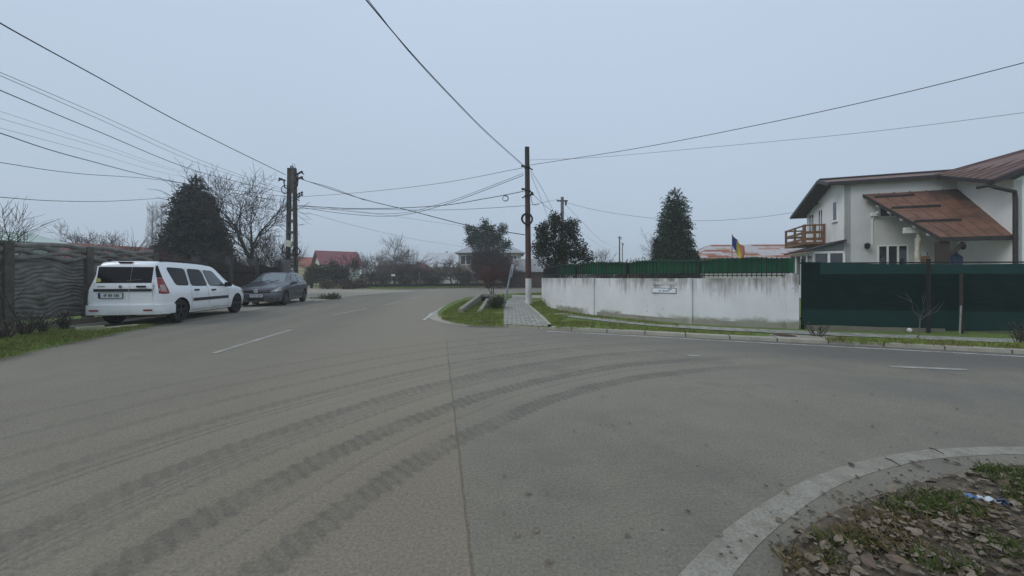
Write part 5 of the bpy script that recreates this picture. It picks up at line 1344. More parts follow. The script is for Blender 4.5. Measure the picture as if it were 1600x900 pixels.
# ================================================================== grass, leaf litter
M_GRASS = leaf_mat('grass_blades', (.12, .175, .034), (.28, .34, .088), .6)
def _dry():
    nt_ = M_GRASS.node_tree; b_ = nt_.nodes['Principled BSDF']; h = NT.__new__(NT); h.mat, h.t, h.b = M_GRASS, nt_, b_
    src = b_.inputs['Base Color'].links[0].from_socket
    h.color(h.mix(h.m('MULTIPLY', h.step(h.noise(h.pos(), 1.9, 5, .7), .44, .64), .8), src, h.ramp(h.island(), [(0, (.09, .08, .028)), (1, (.26, .22, .085))])))
_dry()
M_GRASSD = leaf_mat('dry_grass_blades', (.11, .09, .04), (.27, .215, .11), .7)
def grass_field(name, polys, dens, h_, z, m, seed, label, wd=.006, patchy=.42, lean=.55):
    rr = random.Random(seed); M = MB()
    from mathutils import noise as mn
    for poly in polys:
        xs = [p[0] for p in poly]; ys = [p[1] for p in poly]
        area = (max(xs) - min(xs)) * (max(ys) - min(ys))
        for i in range(int(area * dens)):
            p = (rr.uniform(min(xs), max(xs)), rr.uniform(min(ys), max(ys)))
            if not inside(p, poly): continue
            k = mn.noise((p[0] * 1.6, p[1] * 1.6, seed)) * .5 + .5 + .25 * mn.noise((p[0] * 6, p[1] * 6, 3))
            if k < patchy + rr.uniform(-.12, .12): continue
            L = h_ * rr.uniform(.5, 1.3) * (.55 + .8 * k); a = rr.uniform(0, 6.283); t0 = rr.uniform(.1, lean)
            d1 = Vector((math.cos(a) * t0, math.sin(a) * t0, 1)).normalized(); d2 = (d1 + Vector((math.cos(a), math.sin(a), -.3)) * t0).normalized()
            b0 = Vector((p[0], p[1], z)); q = b0 + d1 * L * .55; e = q + d2 * L * .5
            s = Vector((-math.sin(a), math.cos(a), 0)) * wd * rr.uniform(.7, 1.4)
            M.add([b0 - s, b0 + s, q + s * .7, e, q - s * .7], [(0, 1, 2, 3, 4)])
    o = M.build(name, m, kind='stuff'); o['label'] = label; o['category'] = 'grass'; return o
isl = [G1(x, y) for x, y in ((742, 509), (712, 505), (690, 499), (690, 490), (704, 480), (722, 471), (742, 466.5), (778, 465.8), (792, 468), (786, 476), (786, 509.5))]
wst = [G1(x, y) for x, y in ((862, 511), (850, 498), (824, 474), (846, 470.5), (862, 482), (890, 488.5), (930, 494), (985, 500), (1060, 508), (1060, 511), (1000, 506), (930, 498), (890, 494))]
wst2 = [G1(x, y) for x, y in ((868, 513), (862, 506), (900, 501), (1000, 511), (1090, 518), (1180, 523), (1180, 526), (1050, 519.5), (940, 515))]
vg = [G1(x, y) for x, y in ((1285, 531), (1440, 534), (1600, 540), (1720, 545), (1720, 551), (1600, 546.5), (1430, 540), (1300, 534.5))]
vl = [G(x, y, .05) for x, y in ((-60, 578), (0, 560.5), (60, 546), (115, 534.5), (180, 521), (245, 509.5), (225, 509), (170, 516), (110, 518), (60, 522), (-60, 536))]
far_g = [(-22, 43.2), (-14, 40.9), (-10.6, 40.2), (-5, 46.2), (2, 53.6), (2, 56), (-6, 50), (-20, 47)]
isl2 = [G1(x, y) for x, y in ((808, 460.6), (846, 460.6), (846, 457.5), (808, 459.6))]
grass_field('grass', [isl], 1500, .060, ZB - .004, M_GRASS, 1, 'green grass covering the island beside the paved path', patchy=.36)
grass_field('grass', [wst, wst2, isl2], 1300, .060, ZB - .004, M_GRASS, 2, 'green grass strip along the foot of the white wall', patchy=.38)
grass_field('grass', [vg], 2000, .085, ZB - .004, M_GRASS, 3, 'grass strip on the verge before the green net', patchy=.32)
grass_field('grass', [vl], 1500, .075, .048, M_GRASS, 4, 'grass and weeds on the left verge beside the road', patchy=.36)
grass_field('grass', [far_g], 260, .14, .085, M_GRASS, 5, 'grass strip before the far iron fence', wd=.02, patchy=.3)
# corner patch: tufts and fallen leaves
corner = [p for p in near_e if -.2 < p[1] < 3.4 and p[0] < 6] + [(6, 0.4), (1.2, .4)]
def tuft_poly(x, y, rx, ry):
    c = Vector(G(x, y, .03)); return [(c.x + rx * math.cos(a), c.y + ry * math.sin(a)) for a in np.linspace(0, 6.283, 13)[:-1]]
rr = random.Random(11)
TF = [tuft_poly(*q) for q in ((1478, 792, .15, .13), (1430, 795, .10, .09), (1585, 752, .17, .16), (1450, 884, .075, .06), (1345, 855, .07, .05), (1585, 872, .15, .11), (1500, 890, .07, .06), (1290, 850, .06, .05), (1300, 880, .05, .04), (1540, 840, .06, .05), (1660, 800, .2, .2), (1400, 800, .08, .05))]
grass_field('grass', TF, 5200, .060, .03, leaf_mat('tuft_blades', (.045, .070, .018), (.13, .165, .050), .6), 6, 'green tufts growing through the leaf litter in the near corner', wd=.0028, patchy=.22, lean=.8)
TF2 = [tuft_poly(*q) for q in ((1400, 815, .14, .09), (1370, 820, .12, .09), (1440, 820, .18, .10), (1330, 845, .14, .08), (1270, 885, .12, .08), (1500, 800, .2, .1), (1380, 850, .2, .1), (1245, 880, .06, .08))]
grass_field('dry_grass', TF2, 3000, .055, .03, M_GRASSD, 7, 'dry straw coloured grass among the fallen leaves in the near corner', wd=.0022, patchy=.3, lean=1.3)
def leaf_litter_mat():
    t = NT('dead_leaves'); i = t.island(); v = t.pos()
    c = t.ramp(i, [(0, (.060, .046, .034)), (.25, (.14, .108, .076)), (.5, (.205, .165, .118)), (.75, (.235, .20, .155)), (1, (.12, .075, .042))])
    c = t.mix(1.0, c, t.ramp(t.noise(v, 40, 5, .7), [(.3, .6), (.7, 1.25)]), 'MULTIPLY'); t.color(c); t.set(Roughness=.8, Specular_IOR_Level=.25)
    t.bump(t.noise(v, 90, 3), .4, .006); return t.mat
M_DEAD = leaf_litter_mat()
def leaf(M, rr, c, L, tilt):
    n = 7; ang = rr.uniform(0, 6.283); curl = rr.uniform(-.5, .9); fold = rr.uniform(.05, .5); wv = rr.uniform(.8, 1.25)
    Rm = Matrix.Rotation(ang, 3, 'Z') @ Matrix.Rotation(rr.gauss(0, tilt), 3, 'X') @ Matrix.Rotation(rr.gauss(0, tilt), 3, 'Y')
    vs = []
    for i in range(n):
        u = i / (n - 1); w_ = L * .36 * wv * (math.sin(math.pi * min(1, u * .93 + .05)) ** .8) * rr.uniform(.82, 1.12)
        zc = curl * L * (u - .5) ** 2
        for s in (-1, 0, 1):
            p = Rm @ Vector(((u - .5) * L, s * w_, zc + abs(s) * w_ * fold + rr.gauss(0, .02) * L)); vs.append((p.x + c[0], p.y + c[1], p.z + c[2]))
    fs = []
    for i in range(n - 1):
        for s in range(2): a = i * 3 + s; fs.append((a, a + 3, a + 4, a + 1))
    M.add(vs, fs)
rr = random.Random(13); M = MB()
k = 0
while k < 6500:
    p = (rr.uniform(.9, 4.6), rr.uniform(.9, 2.8))
    if not inside(p, corner): continue
    e = min(math.dist(p, q) for q in near_e)
    if e < .10 and rr.random() < .65: continue
    leaf(M, rr, (p[0], p[1], .042 + rr.uniform(0, .022)), rr.choice((.014, .018, .023, .028, .034, .04, .052)) * rr.uniform(.8, 1.2), rr.choice((.12, .25, .45))); k += 1
for k in range(5200):
    p = (rr.uniform(.9, 4.6), rr.uniform(.9, 2.8))
    if inside(p, corner): leaf(M, rr, (p[0], p[1], .038 + rr.uniform(0, .03)), rr.uniform(.006, .018), .5)
o = M.build('fallen_leaves', M_DEAD, kind='stuff', smooth=180); o['label'] = 'thick litter of dead brown leaves covering the near corner'; o['category'] = 'leaves'
M = MB()
for (x, y) in ((852, 712), (873, 745), (1500, 705), (1040, 705)): pass
for k in range(55):
    x, y = rr.uniform(780, 1640), rr.uniform(600, 900); p = G(x, y)
    if inside(p, corner): continue
    leaf(M, rr, (p[0], p[1], .012), rr.uniform(.012, .034), .15)
for k in range(45):
    q = near_e[rr.randrange(6, len(near_e) - 4)]; leaf(M, rr, (q[0] + rr.gauss(-.05, .08), q[1] + rr.gauss(.08, .09), .012), rr.uniform(.02, .05), .2)
o = M.build('scattered_leaves', M_DEAD, kind='stuff', smooth=180); o['label'] = 'scattered crumbs of dead leaves on the near asphalt'; o['category'] = 'leaves'
M = MB()
for k in range(200):
    q = near_e[rr.randrange(4, len(near_e) - 4)]; c = (q[0] + rr.gauss(-.03, .07), q[1] + rr.gauss(.05, .07), .006); s = rr.uniform(.004, .013)
    M.box(c, (s, s * rr.uniform(.6, 1), s * .7), rr.uniform(0, 3))
o = M.build('gravel', mat('dark_gravel', (.13, .122, .105), .95, .4, 30), kind='stuff'); o['label'] = 'loose dark gravel along the crumbled asphalt edge'; o['category'] = 'gravel'
M = MB()
for (x0, y0, x1, y1) in ((1383, 719, 1408, 731), (1452, 703, 1475, 712)):
    a, b_ = Vector(G(x0, y0)), Vector(G(x1, y1)); M = MB(); M.tube([(a.x, a.y, .014), ((a.x + b_.x) / 2, (a.y + b_.y) / 2 + .01, .02), (b_.x, b_.y, .012)], [.0035, .004, .002], 6)
    tag(M.build('twig', M_BARK, base=(a.x, a.y, .01)), 'dark twig lying across the curved white marking, ' + ('the longer one at mid curve' if x0 < 1400 else 'the smaller one further right'), 'twig')
# crumpled wrapper
c = G(1533, 786, .04)
wrp = thing('plastic_wrapper', 'crumpled blue and white plastic wrapper lying on the dead leaves', 'litter', (c[0], c[1], .065), R(-22)); wrp.scale = (.62, .62, .62)
rr = random.Random(3)
def crump(u, v, L, W_, x0):
    a = v * 2 * math.pi; r_ = W_ * (.5 + .35 * math.sin(math.pi * min(1, u * 1.02 + .01))) * (1 + .3 * math.sin(a * 3 + u * 11) + .2 * math.sin(u * 31 + a))
    return (x0 + u * L, r_ * math.cos(a) + .006 * math.sin(u * 17), .45 * r_ * math.sin(a) + .012 * math.sin(u * 13))
MB().grid(lambda u, v: crump(u, v, .13, .030, -.02), 22, 12).build('body', mat('white_film', (.50, .54, .60), .3, .1, 40), wrp, smooth=60)
MB().grid(lambda u, v: crump(u, v, .05, .028, .105), 12, 12).build('end', mat('blue_film', (.06, .11, .22), .3, .2, 40), wrp, smooth=60)
MB().grid(lambda u, v: crump(u, v, .065, .034, -.10), 12, 12).build('twisted_end', mat('mid_blue_film', (.12, .22, .42), .3, .2, 40), wrp, smooth=60)
# ================================================================== cars
def pchip(xs, ys):
    xs = np.array(xs, float); ys = np.array(ys, float); h = np.diff(xs); d = np.diff(ys) / h; m = np.zeros(len(xs))
    m[0], m[-1] = d[0], d[-1]
    for i in range(1, len(xs) - 1):
        if d[i - 1] * d[i] > 0:
            w1, w2 = 2 * h[i] + h[i - 1], h[i] + 2 * h[i - 1]; m[i] = (w1 + w2) / (w1 / d[i - 1] + w2 / d[i])
    def f(x):
        i = int(min(max(np.searchsorted(xs, x) - 1, 0), len(h) - 1)); t = min(max((x - xs[i]) / h[i], 0), 1)
        return float((2 * t ** 3 - 3 * t * t + 1) * ys[i] + (t ** 3 - 2 * t * t + t) * h[i] * m[i] + (-2 * t ** 3 + 3 * t * t) * ys[i + 1] + (t ** 3 - t * t) * h[i] * m[i + 1])
    return f
class Car:
    def __init__(s, keys, belt, L, lean):
        xs = [k[0] for k in keys]
        s.W, s.zb, s.wr, s.zt = (pchip(xs, [k[i] for k in keys]) for i in (1, 2, 3, 4)); s.belt, s.L, s.lean = belt, L, lean
    def sec(s, x):
        W, zb, wr, zt = s.W(x), s.zb(x), s.wr(x), s.zt(x)
        bl = min(s.belt(x), zt - .09); p5z = max(bl + .01, zt - .075); mid = zb + .55 * (bl - zb)
        return [(max(.05, W - .16), zb), (W - .045, zb + .035), (W - .012, zb + .14), (W, mid), (W - .006, mid + .45 * (bl - mid)), (W - .022, bl - .02), (W - .036, bl + .012), (min(wr, W - .04) + .0, p5z), (min(wr, W - .04) - .05, zt - .022), (min(wr, W - .04) * .62, zt - .004), (0, zt)]
    def deform(s, p):
        x, y, z = p; return (x + s.lean(x, z), y, z)
    def yz(s, x, z):
        q = s.sec(x)
        for a, b in zip(q[:8], q[1:9]):
            if a[1] <= z <= b[1] + 1e-9: return a[0] + (b[0] - a[0]) * (z - a[1]) / (b[1] - a[1] + 1e-9)
        return q[7][0]
    def side(s, x, z, sd, off=.004): return s.deform((x, sd * (s.yz(x, z) + off), z))
    def top(s, x, yn, off=.004):
        q = s.sec(x); y = abs(yn) * (q[7][0] - .01)
        for a, b in zip(q[7:], q[8:]):
            if b[0] <= y <= a[0] + 1e-9:
                z = a[1] + (b[1] - a[1]) * (a[0] - y) / (a[0] - b[0] + 1e-9); break
        else: z = q[7][1]
        sl = (s.zt(x + .03) - s.zt(x - .03)) / .06; nx, nz = -sl, 1; l = math.hypot(nx, nz)
        return s.deform((x + nx / l * off, math.copysign(y, yn), z + nz / l * off))
    def body(s, stations):
        M = MB(); n = None
        rings = []
        for x in stations:
            q = s.sec(x); ring = [(x, -p[0], p[1]) for p in q] + [(x, p[0], p[1]) for p in q[-2::-1]]
            rings.append([s.deform(p) for p in ring])
        n = len(rings[0])
        for r in rings: M.v.extend(r)
        for i in range(len(rings) - 1):
            for k in range(n):
                a, b = i * n + k, i * n + (k + 1) % n; M.f.append((a, a + n, b + n, b)); M.m.append(0)
        M.f.append(tuple(range(n))); M.m.append(0); e = (len(rings) - 1) * n; M.f.append(tuple(e + k for k in range(n))[::-1]); M.m.append(0)
        return M
    def side_patch(s, M, c, sd, off=.004, nu=8, nv=4, mi=0):
        (x0, z0), (x1, z1), (x2, z2), (x3, z3) = c          # rear-bottom, front-bottom, front-top, rear-top
        f = lambda u, v: s.side((x0 * (1 - u) + x1 * u) * (1 - v) + (x3 * (1 - u) + x2 * u) * v, (z0 * (1 - u) + z1 * u) * (1 - v) + (z3 * (1 - u) + z2 * u) * v, sd, off)
        return M.grid(f, nu, nv, mi)
    def round_patch(s, M, c, sd, off=.004, n=8, k=28, mi=0):
        (x0, z0), (x1, z1), (x2, z2), (x3, z3) = c
        def f(r, a):
            t = a * 2 * math.pi; cx, cy = math.cos(t), math.sin(t); q = (abs(cx) ** n + abs(cy) ** n) ** (-1 / n) * r
            u, v = .5 + .5 * cx * q, .5 + .5 * cy * q
            return s.side((x0 * (1 - u) + x1 * u) * (1 - v) + (x3 * (1 - u) + x2 * u) * v, (z0 * (1 - u) + z1 * u) * (1 - v) + (z3 * (1 - u) + z2 * u) * v, sd, off)
        return M.grid(lambda u, v: f(max(u, .001), v), 5, 48, mi)
    def top_patch(s, M, xa, xb, ya, yb, off=.004, nu=8, nv=14, mi=0):
        """xa, xb: x at low / high edge; ya, yb: half width fraction there"""
        return M.grid(lambda u, v: s.top(xa + (xb - xa) * u, (2 * v - 1) * (ya + (yb - ya) * u), off), nu, nv, mi)
def car_finish(body_mb, arches, mats, parent, AR):
    o = body_mb.build('body', mats, parent, recalc=True)
    for (x, y0, y1) in arches:
        cm = MB().lathe([(AR, y0), (AR, y1)], 36, 'y', (x, 0, .315)).build('cutter', mats[1], parent, recalc=True)
        bpy.context.view_layer.update()
        md = o.modifiers.new('cut', 'BOOLEAN'); md.operation = 'DIFFERENCE'; md.object = cm; md.solver = 'EXACT'
        dg = bpy.context.evaluated_depsgraph_get(); me = bpy.data.meshes.new_from_object(o.evaluated_get(dg))
        o.modifiers.clear(); old = o.data; o.data = me; bpy.data.meshes.remove(old)
        cme = cm.data; bpy.data.objects.remove(cm); bpy.data.meshes.remove(cme)
    me = o.data; me.name = 'body'
    while len(me.materials) < 2: me.materials.append(mats[len(me.materials)])
    for p in me.polygons:
        c = p.center; p.material_index = 0
        for (x, y0, y1) in arches:
            if min(y0, y1) - .01 < c.y < max(y0, y1) + .01 and math.hypot(c.x - x, c.z - .315) < AR * 1.001 and abs(c.y) < max(abs(y0), abs(y1)) - .0:
                nd_ = Vector((c.x - x, 0, c.z - .315)).normalized()
                if abs(p.normal.dot(nd_)) > .8 or abs(abs(c.y) - min(abs(y0), abs(y1))) < .02: p.material_index = 1
    me.shade_smooth(); me.set_sharp_from_angle(angle=R(32))
    return o
M_TYRE = mat('tyre_rubber', (.016, .016, .016), .85, .25, 12, .3, 60, dirt=(.06, .055, .045), dirt_amt=.4)
M_RIMD = mat('black_steel_rim', (.018, .018, .019), .5, .2, 9, metal=.2, dirt=(.05, .045, .04), dirt_amt=.5)
M_RIMS = mat('grey_alloy_rim', (.14, .14, .14), .45, .2, 9, metal=.5, dirt=(.06, .055, .05), dirt_amt=.6)
M_CGLASS = mat('tinted_car_glass', (.008, .008, .009), .08, .1, 2, spec=.22)
M_CGLASS2 = mat('clear_car_glass', (.055, .072, .078), .06, .25, 1.2, spec=.7)
M_TRIM = mat('dark_trim', (.025, .026, .028), .6, .2, 9, dirt=(.06, .055, .05), dirt_amt=.3)
M_GAP = mat('panel_gap', (.012, .012, .012), .8)
M_RED = mat('red_lens', (.26, .012, .012), .15, .15, 20, spec=.6)
M_PLATE = mat('plate_white', (.66, .67, .68), .4, .06, 20)
M_BLUEB = mat('plate_blue', (.02, .04, .20), .4)
def wheel(parent, x, y, sd, rimm, spokes=5, r=.315):
    """sd: outward side"""
    t = bpy.data.objects.new('wheel', None)
    M = MB(); w_ = .195
    pr = [(r * .64, -w_ * .5), (r * .80, -w_ * .5), (r * .95, -w_ * .45), (r, -w_ * .30), (r, w_ * .30), (r * .95, w_ * .45), (r * .80, w_ * .5), (r * .64, w_ * .5)]
    M.lathe(pr, 36, 'y', (x, y, r), closed=True)
    ty = M.build('wheel', M_TYRE, parent, smooth=40)
    b = MB(); yo = y + sd * .075
    b.lathe([(r * .645, y - sd * .09), (r * .66, yo + sd * .02), (r * .60, yo + sd * .018), (r * .56, yo - sd * .02), (r * .56, y - sd * .05)], 36, 'y', (x, 0, r), closed=True)
    b.lathe([(r * .58, y - sd * .04), (.01, y - sd * .03)], 30, 'y', (x, 0, r), mi=1)
    for k in range(spokes):
        a = 2 * math.pi * k / spokes + .3; c = Vector((x, yo - sd * .004, r)); e = c + Vector((math.cos(a) * r * .59, sd * .012, math.sin(a) * r * .59))
        b.bar(c, e, .075 if spokes <= 5 else .04, .03, up=(0, 1, 0))
    b.lathe([(.01, yo + sd * .018), (.05, yo + sd * .018), (.06, yo + sd * .0), (.065, yo - sd * .03)], 16, 'y', (x, 0, r))
    b.build('rim', [rimm, M_GAP], ty, smooth=35, recalc=True)
    return ty
def lettering(body, size, loc, rot, m, parent, extr=.0015, name='lettering', bold=0.0):
    cu = bpy.data.curves.new(name, 'FONT'); cu.body = body; cu.size = size; cu.extrude = extr; cu.align_x = 'CENTER'; cu.align_y = 'CENTER'; cu.offset = bold
    tmp = bpy.data.objects.new(name, cu); COL.objects.link(tmp)
    dg = bpy.context.evaluated_depsgraph_get(); me = bpy.data.meshes.new_from_object(tmp.evaluated_get(dg))
    bpy.data.objects.remove(tmp); bpy.data.curves.remove(cu); me.materials.clear(); me.materials.append(m); me.name = name
    o = bpy.data.objects.new(name, me); COL.objects.link(o); o.parent = parent; o.location = loc; o.rotation_euler = rot
    return o
def num_plate(parent, x, y, z, facing, text):
    """facing -1: plate faces -x (rear), +1: faces +x"""
    p = MB().box((x, y, z), (.012, .525, .118)).build('number_plate', M_PLATE, parent)
    MB().box((x - .002 * facing, y, z), (.013, .55, .142)).build('plate_frame', M_BLACK, p)
    left = (.24 if facing < 0 else -.24)
    MB().box((x + facing * .003, y + left, z), (.012, .042, .112)).build('country_band', M_BLUEB, p)
    lettering(text, .098, (x + facing * .0078, y - left * .10, z - .002), (R(90), 0, R(-90 if facing < 0 else 90)), M_GAP, p, bold=.0012)
    return p
def mirror_(parent, c, sd, m):
    c = Vector(c); b = MB()
    b.grid(lambda u, v: (c.x + .05 * math.sin(math.pi * u) * (1 if True else 0) - .02, c.y + sd * .20 * v + .0, c.z + .075 * math.cos(math.pi * u) * (1 - .25 * v * v)), 8, 4)
    b.box((c.x - .02, c.y + sd * .10, c.z), (.05, .19, .135)); b.bar(c, c + Vector((0, -sd * .09, -.05)), .05, .04)
    return b.build('mirror', m, parent, smooth=50)

# ---------------------------------------------------------------- white estate
def white_paint():
    t = NT('white_car_paint'); v = t.obj(); s = t.xyz(v)
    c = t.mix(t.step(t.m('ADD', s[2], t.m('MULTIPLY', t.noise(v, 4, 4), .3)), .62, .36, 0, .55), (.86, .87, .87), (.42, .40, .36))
    t.color(c); t.set(Roughness=.22, Specular_IOR_Level=.5, Coat_Weight=.5, Coat_Roughness=.05); return t.mat
M_WPAINT = white_paint()
K = [  # x, W, zb, wr, zt   (x from the tail forward)
    (0.0, .76, .36, .56, 1.50), (.03, .82, .30, .62, 1.56), (.10, .850, .26, .645, 1.60), (.35, .865, .23, .655, 1.632), (.8, .870, .21, .66, 1.642), (1.6, .870, .20, .66, 1.632), (2.3, .870, .20, .65, 1.60), (2.62, .870, .20, .64, 1.555),
    (2.95, .868, .20, .64, 1.40), (3.25, .865, .20, .66, 1.21), (3.52, .860, .20, .72, 1.045), (3.75, .850, .21, .73, .985), (4.05, .825, .22, .70, .91), (4.25, .77, .24, .64, .83), (4.38, .69, .28, .55, .73), (4.45, .56, .34, .42, .60)]
def lean_w(x, z):
    k = max(0, 1 - x / .55); return k * k * .13 * max(0, (z - .92) / .7)
wc = Car(K, lambda x: .94 - .012 * x, 4.45, lean_w)
lw_rear, lw_front = Vector(G(280, 503.5, .016)), Vector(G(368, 488.6, .016))
hd = (lw_front - lw_rear).normalized(); ang = math.atan2(hd.y, hd.x)
SC = 1.0
rw = .76; wb = 2.905
org = lw_rear - (hd * rw + Vector((hd.y, -hd.x)) * .76) * SC
wt = thing('estate_car', 'white estate car with dark rear glass parked tail towards us by the precast fence', 'car', (org.x, org.y, .016), ang)
wt.scale = (SC, SC * .95, SC)
sts = [0, .012, .03, .06, .10, .16, .25] + list(np.linspace(.35, 4.2, 40)) + [4.27, 4.33, 4.38, 4.42, 4.45]
car_finish(wc.body(sts), [(rw, -.95, -.60), (rw, .60, .95), (rw + wb, -.95, -.60), (rw + wb, .60, .95)], [M_WPAINT, M_GAP], wt, .365)
for x in (rw, rw + wb):
    for sd in (-1, 1): wheel(wt, x, sd * .755, sd, M_RIMD)
MB().box((2.2, 0, .27), (3.6, 1.05, .14)).box((.35, 0, .33), (.5, 1.0, .12)).build('underbody', M_GAP, wt)
# side glazing
for sd in (-1, 1):
    for c in ([(.62, 1.02), (1.12, 1.00), (1.12, 1.45), (.42, 1.47)], [(1.24, .99), (1.98, .975), (1.84, 1.43), (1.24, 1.45)], [(2.10, .97), (2.98, .955), (2.46, 1.40), (1.96, 1.425)]):
        fr = MB(); ex = .016
        cc = [(c[0][0] - ex, c[0][1] - ex), (c[1][0] + ex * 1.3, c[1][1] - ex), (c[2][0] + ex, c[2][1] + ex), (c[3][0] - ex, c[3][1] + ex)]
        wc.round_patch(fr, cc, sd, .0035)
        f_ = fr.build('side_window', M_TRIM, wt, smooth=180)
        g = MB(); wc.round_patch(g, c, sd, .007); g.build('pane', M_CGLASS if c[0][0] < 2 else M_CGLASS2, f_, smooth=180)
    gp = MB()   # door gaps
    for (xa, xb, za, zb_) in ((1.19, 1.19, .36, 1.50), (2.035, 1.90, .30, 1.47), (3.10, 3.05, .32, .97)):
        wc.side_patch(gp, [(xa - .004, za), (xa + .004, za), (xb + .004, zb_), (xb - .004, zb_)], sd, .0025, 1, 14)
    wc.side_patch(gp, [(1.2, .30), (3.1, .30), (3.1, .308), (1.2, .308)], sd, .0025, 14, 1)
    gp.build('door_gaps', M_GAP, wt)
    rb = MB(); wc.side_patch(rb, [(1.24, .55), (3.06, .55), (3.06, .635), (1.24, .635)], sd, .014, 18, 2); wc.side_patch(rb, [(1.24, .55), (3.06, .55), (3.06, .552), (1.24, .552)], sd, .006, 18, 1)
    rb.build('rub_strip', M_TRIM, wt, smooth=60)
    for (x, z) in ((1.42, .86), (2.25, .84)):
        h = MB(); q = Vector(wc.side(x, z, sd, .012)); h.box(tuple(q), (.19, .035, .045)); h.build('door_handle', M_BLACK, wt)
    mirror_(wt, Vector(wc.side(2.93, .99, sd, .04)), sd, M_BLACK)
    # tail lamp: tall corner lamp, dark above, red below
    tl = MB(); wc.side_patch(tl, [(.012, .80), (.30, .80), (.17, 1.20), (.02, 1.20)], sd, .012, 6, 6)
    lamp = tl.build('tail_lamp', M_RED, wt, smooth=180)
    cl_ = MB(); wc.side_patch(cl_, [(.035, .85), (.20, .85), (.17, 1.03), (.035, 1.03)], sd, .016, 4, 4); cl_.build('clear_lens', mat('clear_lens', (.45, .30, .29), .2), lamp, smooth=180)
    dk = MB(); wc.side_patch(dk, [(.02, 1.21), (.17, 1.21), (.10, 1.52), (.03, 1.50)], sd, .010, 5, 6); dk.build('corner_glass', M_CGLASS, wt, smooth=180)
    rl = MB(); a = [wc.deform((x, sd * .60, wc.zt(x) + .035)) for x in np.linspace(.35, 2.35, 12)]; rl.tube(a, .016, 6)
    for x in (.36, 1.3, 2.34): rl.box(wc.deform((x, sd * .60, wc.zt(x) + .01)), (.09, .035, .05))
    rl.build('roof_rail', M_BLACK, wt)
    hl = MB(); wc.side_patch(hl, [(4.02, .70), (4.33, .62), (4.30, .73), (4.02, .84)], sd, .008, 6, 4); hl.build('headlight', mat('headlamp_glass', (.42, .43, .42), .08, .1), wt, smooth=180)
# tail: two unequal doors
def rear(y, z, off=.0): return wc.deform((-.004 - off, y, z))
def rear_quad(M, y0, y1, z0, z1, off, n=6):
    M.grid(lambda u, v: rear(y0 + (y1 - y0) * u, z0 + (z1 - z0) * v, off), n, n)
def rear_block(M, y0, y1, z0, z1, off):
    rear_quad(M, y0, y1, z0, z1, off)
    for (a, b, c, d) in ((y0, y1, z0, z0), (y0, y1, z1, z1)): M.add([rear(a, c, -.01), rear(b, c, -.01), rear(b, c, off), rear(a, c, off)], [(0, 1, 2, 3)])
    for y in (y0, y1): M.add([rear(y, z0, -.01), rear(y, z1, -.01), rear(y, z1, off), rear(y, z0, off)], [(0, 1, 2, 3)])
SPL = -.13        # the split: the left leaf (car's left, +y) is the wider one
for (ya, yb, nm) in ((SPL + .004, .655, 'rear_door'), (-.655, SPL - .004, 'rear_door')):
    M = MB(); rear_block(M, ya, yb, .50, 1.50, .006); d_ = M.build(nm, M_WPAINT, wt, recalc=True)
    g = MB(); rear_block(g, ya + (.035 if ya < 0 and yb < 0 else .003), yb - (.003 if ya < 0 and yb < 0 else .035), 1.075, 1.475, .011); g.build('window', M_CGLASS, d_)
    s_ = MB(); rear_block(s_, ya + .01, yb - .01, .865, .93, .026); s_.build('rub_strip', M_TRIM, d_)
    for z in (.56, 1.06):
        hn = MB(); hn.box(rear(.655 if yb > 0 else -.655, z, .006), (.03, .04, .09)); hn.build('hinge', M_WPAINT, d_)
num_plate(wt, -.026, .27, .765, -1, 'IF 89 SBI')
g = MB(); g.box(rear(-.40, .985, .02), (.03, .20, .045)); g.build('door_handle', M_BLACK, wt)
lettering('LOGAN', .05, rear(.50, .985, .0085), (R(90), 0, R(-90)), M_GAP, wt, name='lettering')
MB().lathe([(.01, -.016), (.035, -.014), (.04, -.004)], 14, 'x', (0, .07, .985)).build('emblem', mat('chrome', (.5, .5, .5), .2, .1, metal=.9), wt)
MB().lathe([(.01, -.002), (.055, -.001), (.056, .003)], 18, 'x', (wc.deform((0, 0, 1.13))[0] - .018, .575, 1.14)).build('sticker', mat('yellow_sticker', (.50, .47, .10), .5), wt)
g = MB(); g.box(wc.deform((.07, .05, 1.59)), (.10, .30, .035)); g.build('brake_light', mat('dark_red_lens', (.05, .01, .01), .2), wt)
g = MB(); g.tube([rear(-.05, 1.12, .02), rear(-.40, 1.16, .025)], .010, 5); g.build('wiper', M_BLACK, wt)
# bumper sweep
def plan_sweep(M, pts, prof):
    n, k = len(pts), len(prof); o = len(M.v)
    for i, p in enumerate(pts):
        a, b = pts[max(i - 1, 0)], pts[min(i + 1, n - 1)]; t = Vector((b[0] - a[0], b[1] - a[1])).normalized(); nn = Vector((t.y, -t.x))
        e = min(1, .12 + min(i, n - 1 - i) / 2.6)
        for (of, z) in prof: M.v.append((p[0] + nn.x * of * (e if of > 0 else 1), p[1] + nn.y * of * (e if of > 0 else 1), z))
    for i in range(n - 1):
        for j in range(k):
            a, b = o + i * k + j, o + i * k + (j + 1) % k; M.f.append((a, a + k, b + k, b)); M.m.append(0)
    M.f.append(tuple(o + j for j in range(k))); M.m.append(0); M.f.append(tuple(o + (n - 1) * k + j for j in range(k))[::-1]); M.m.append(0)
pr = [(-.05, .29), (.012, .29), (.035, .34), (.045, .42), (.042, .48), (.030, .515), (.0, .525), (-.05, .525)]
pts = [(x, wc.W(x) - .012) for x in (.46, .36, .25, .12, .06)] + [(.015, .79), (-.012, .70)] + [(-.02, y) for y in (.5, .25, 0, -.25, -.5)] + [(-.012, -.70), (.015, -.79)] + [(x, -wc.W(x) + .012) for x in (.06, .12, .25, .36, .46)]
M = MB(); plan_sweep(M, [(p[0], p[1]) for p in pts][::-1], pr)
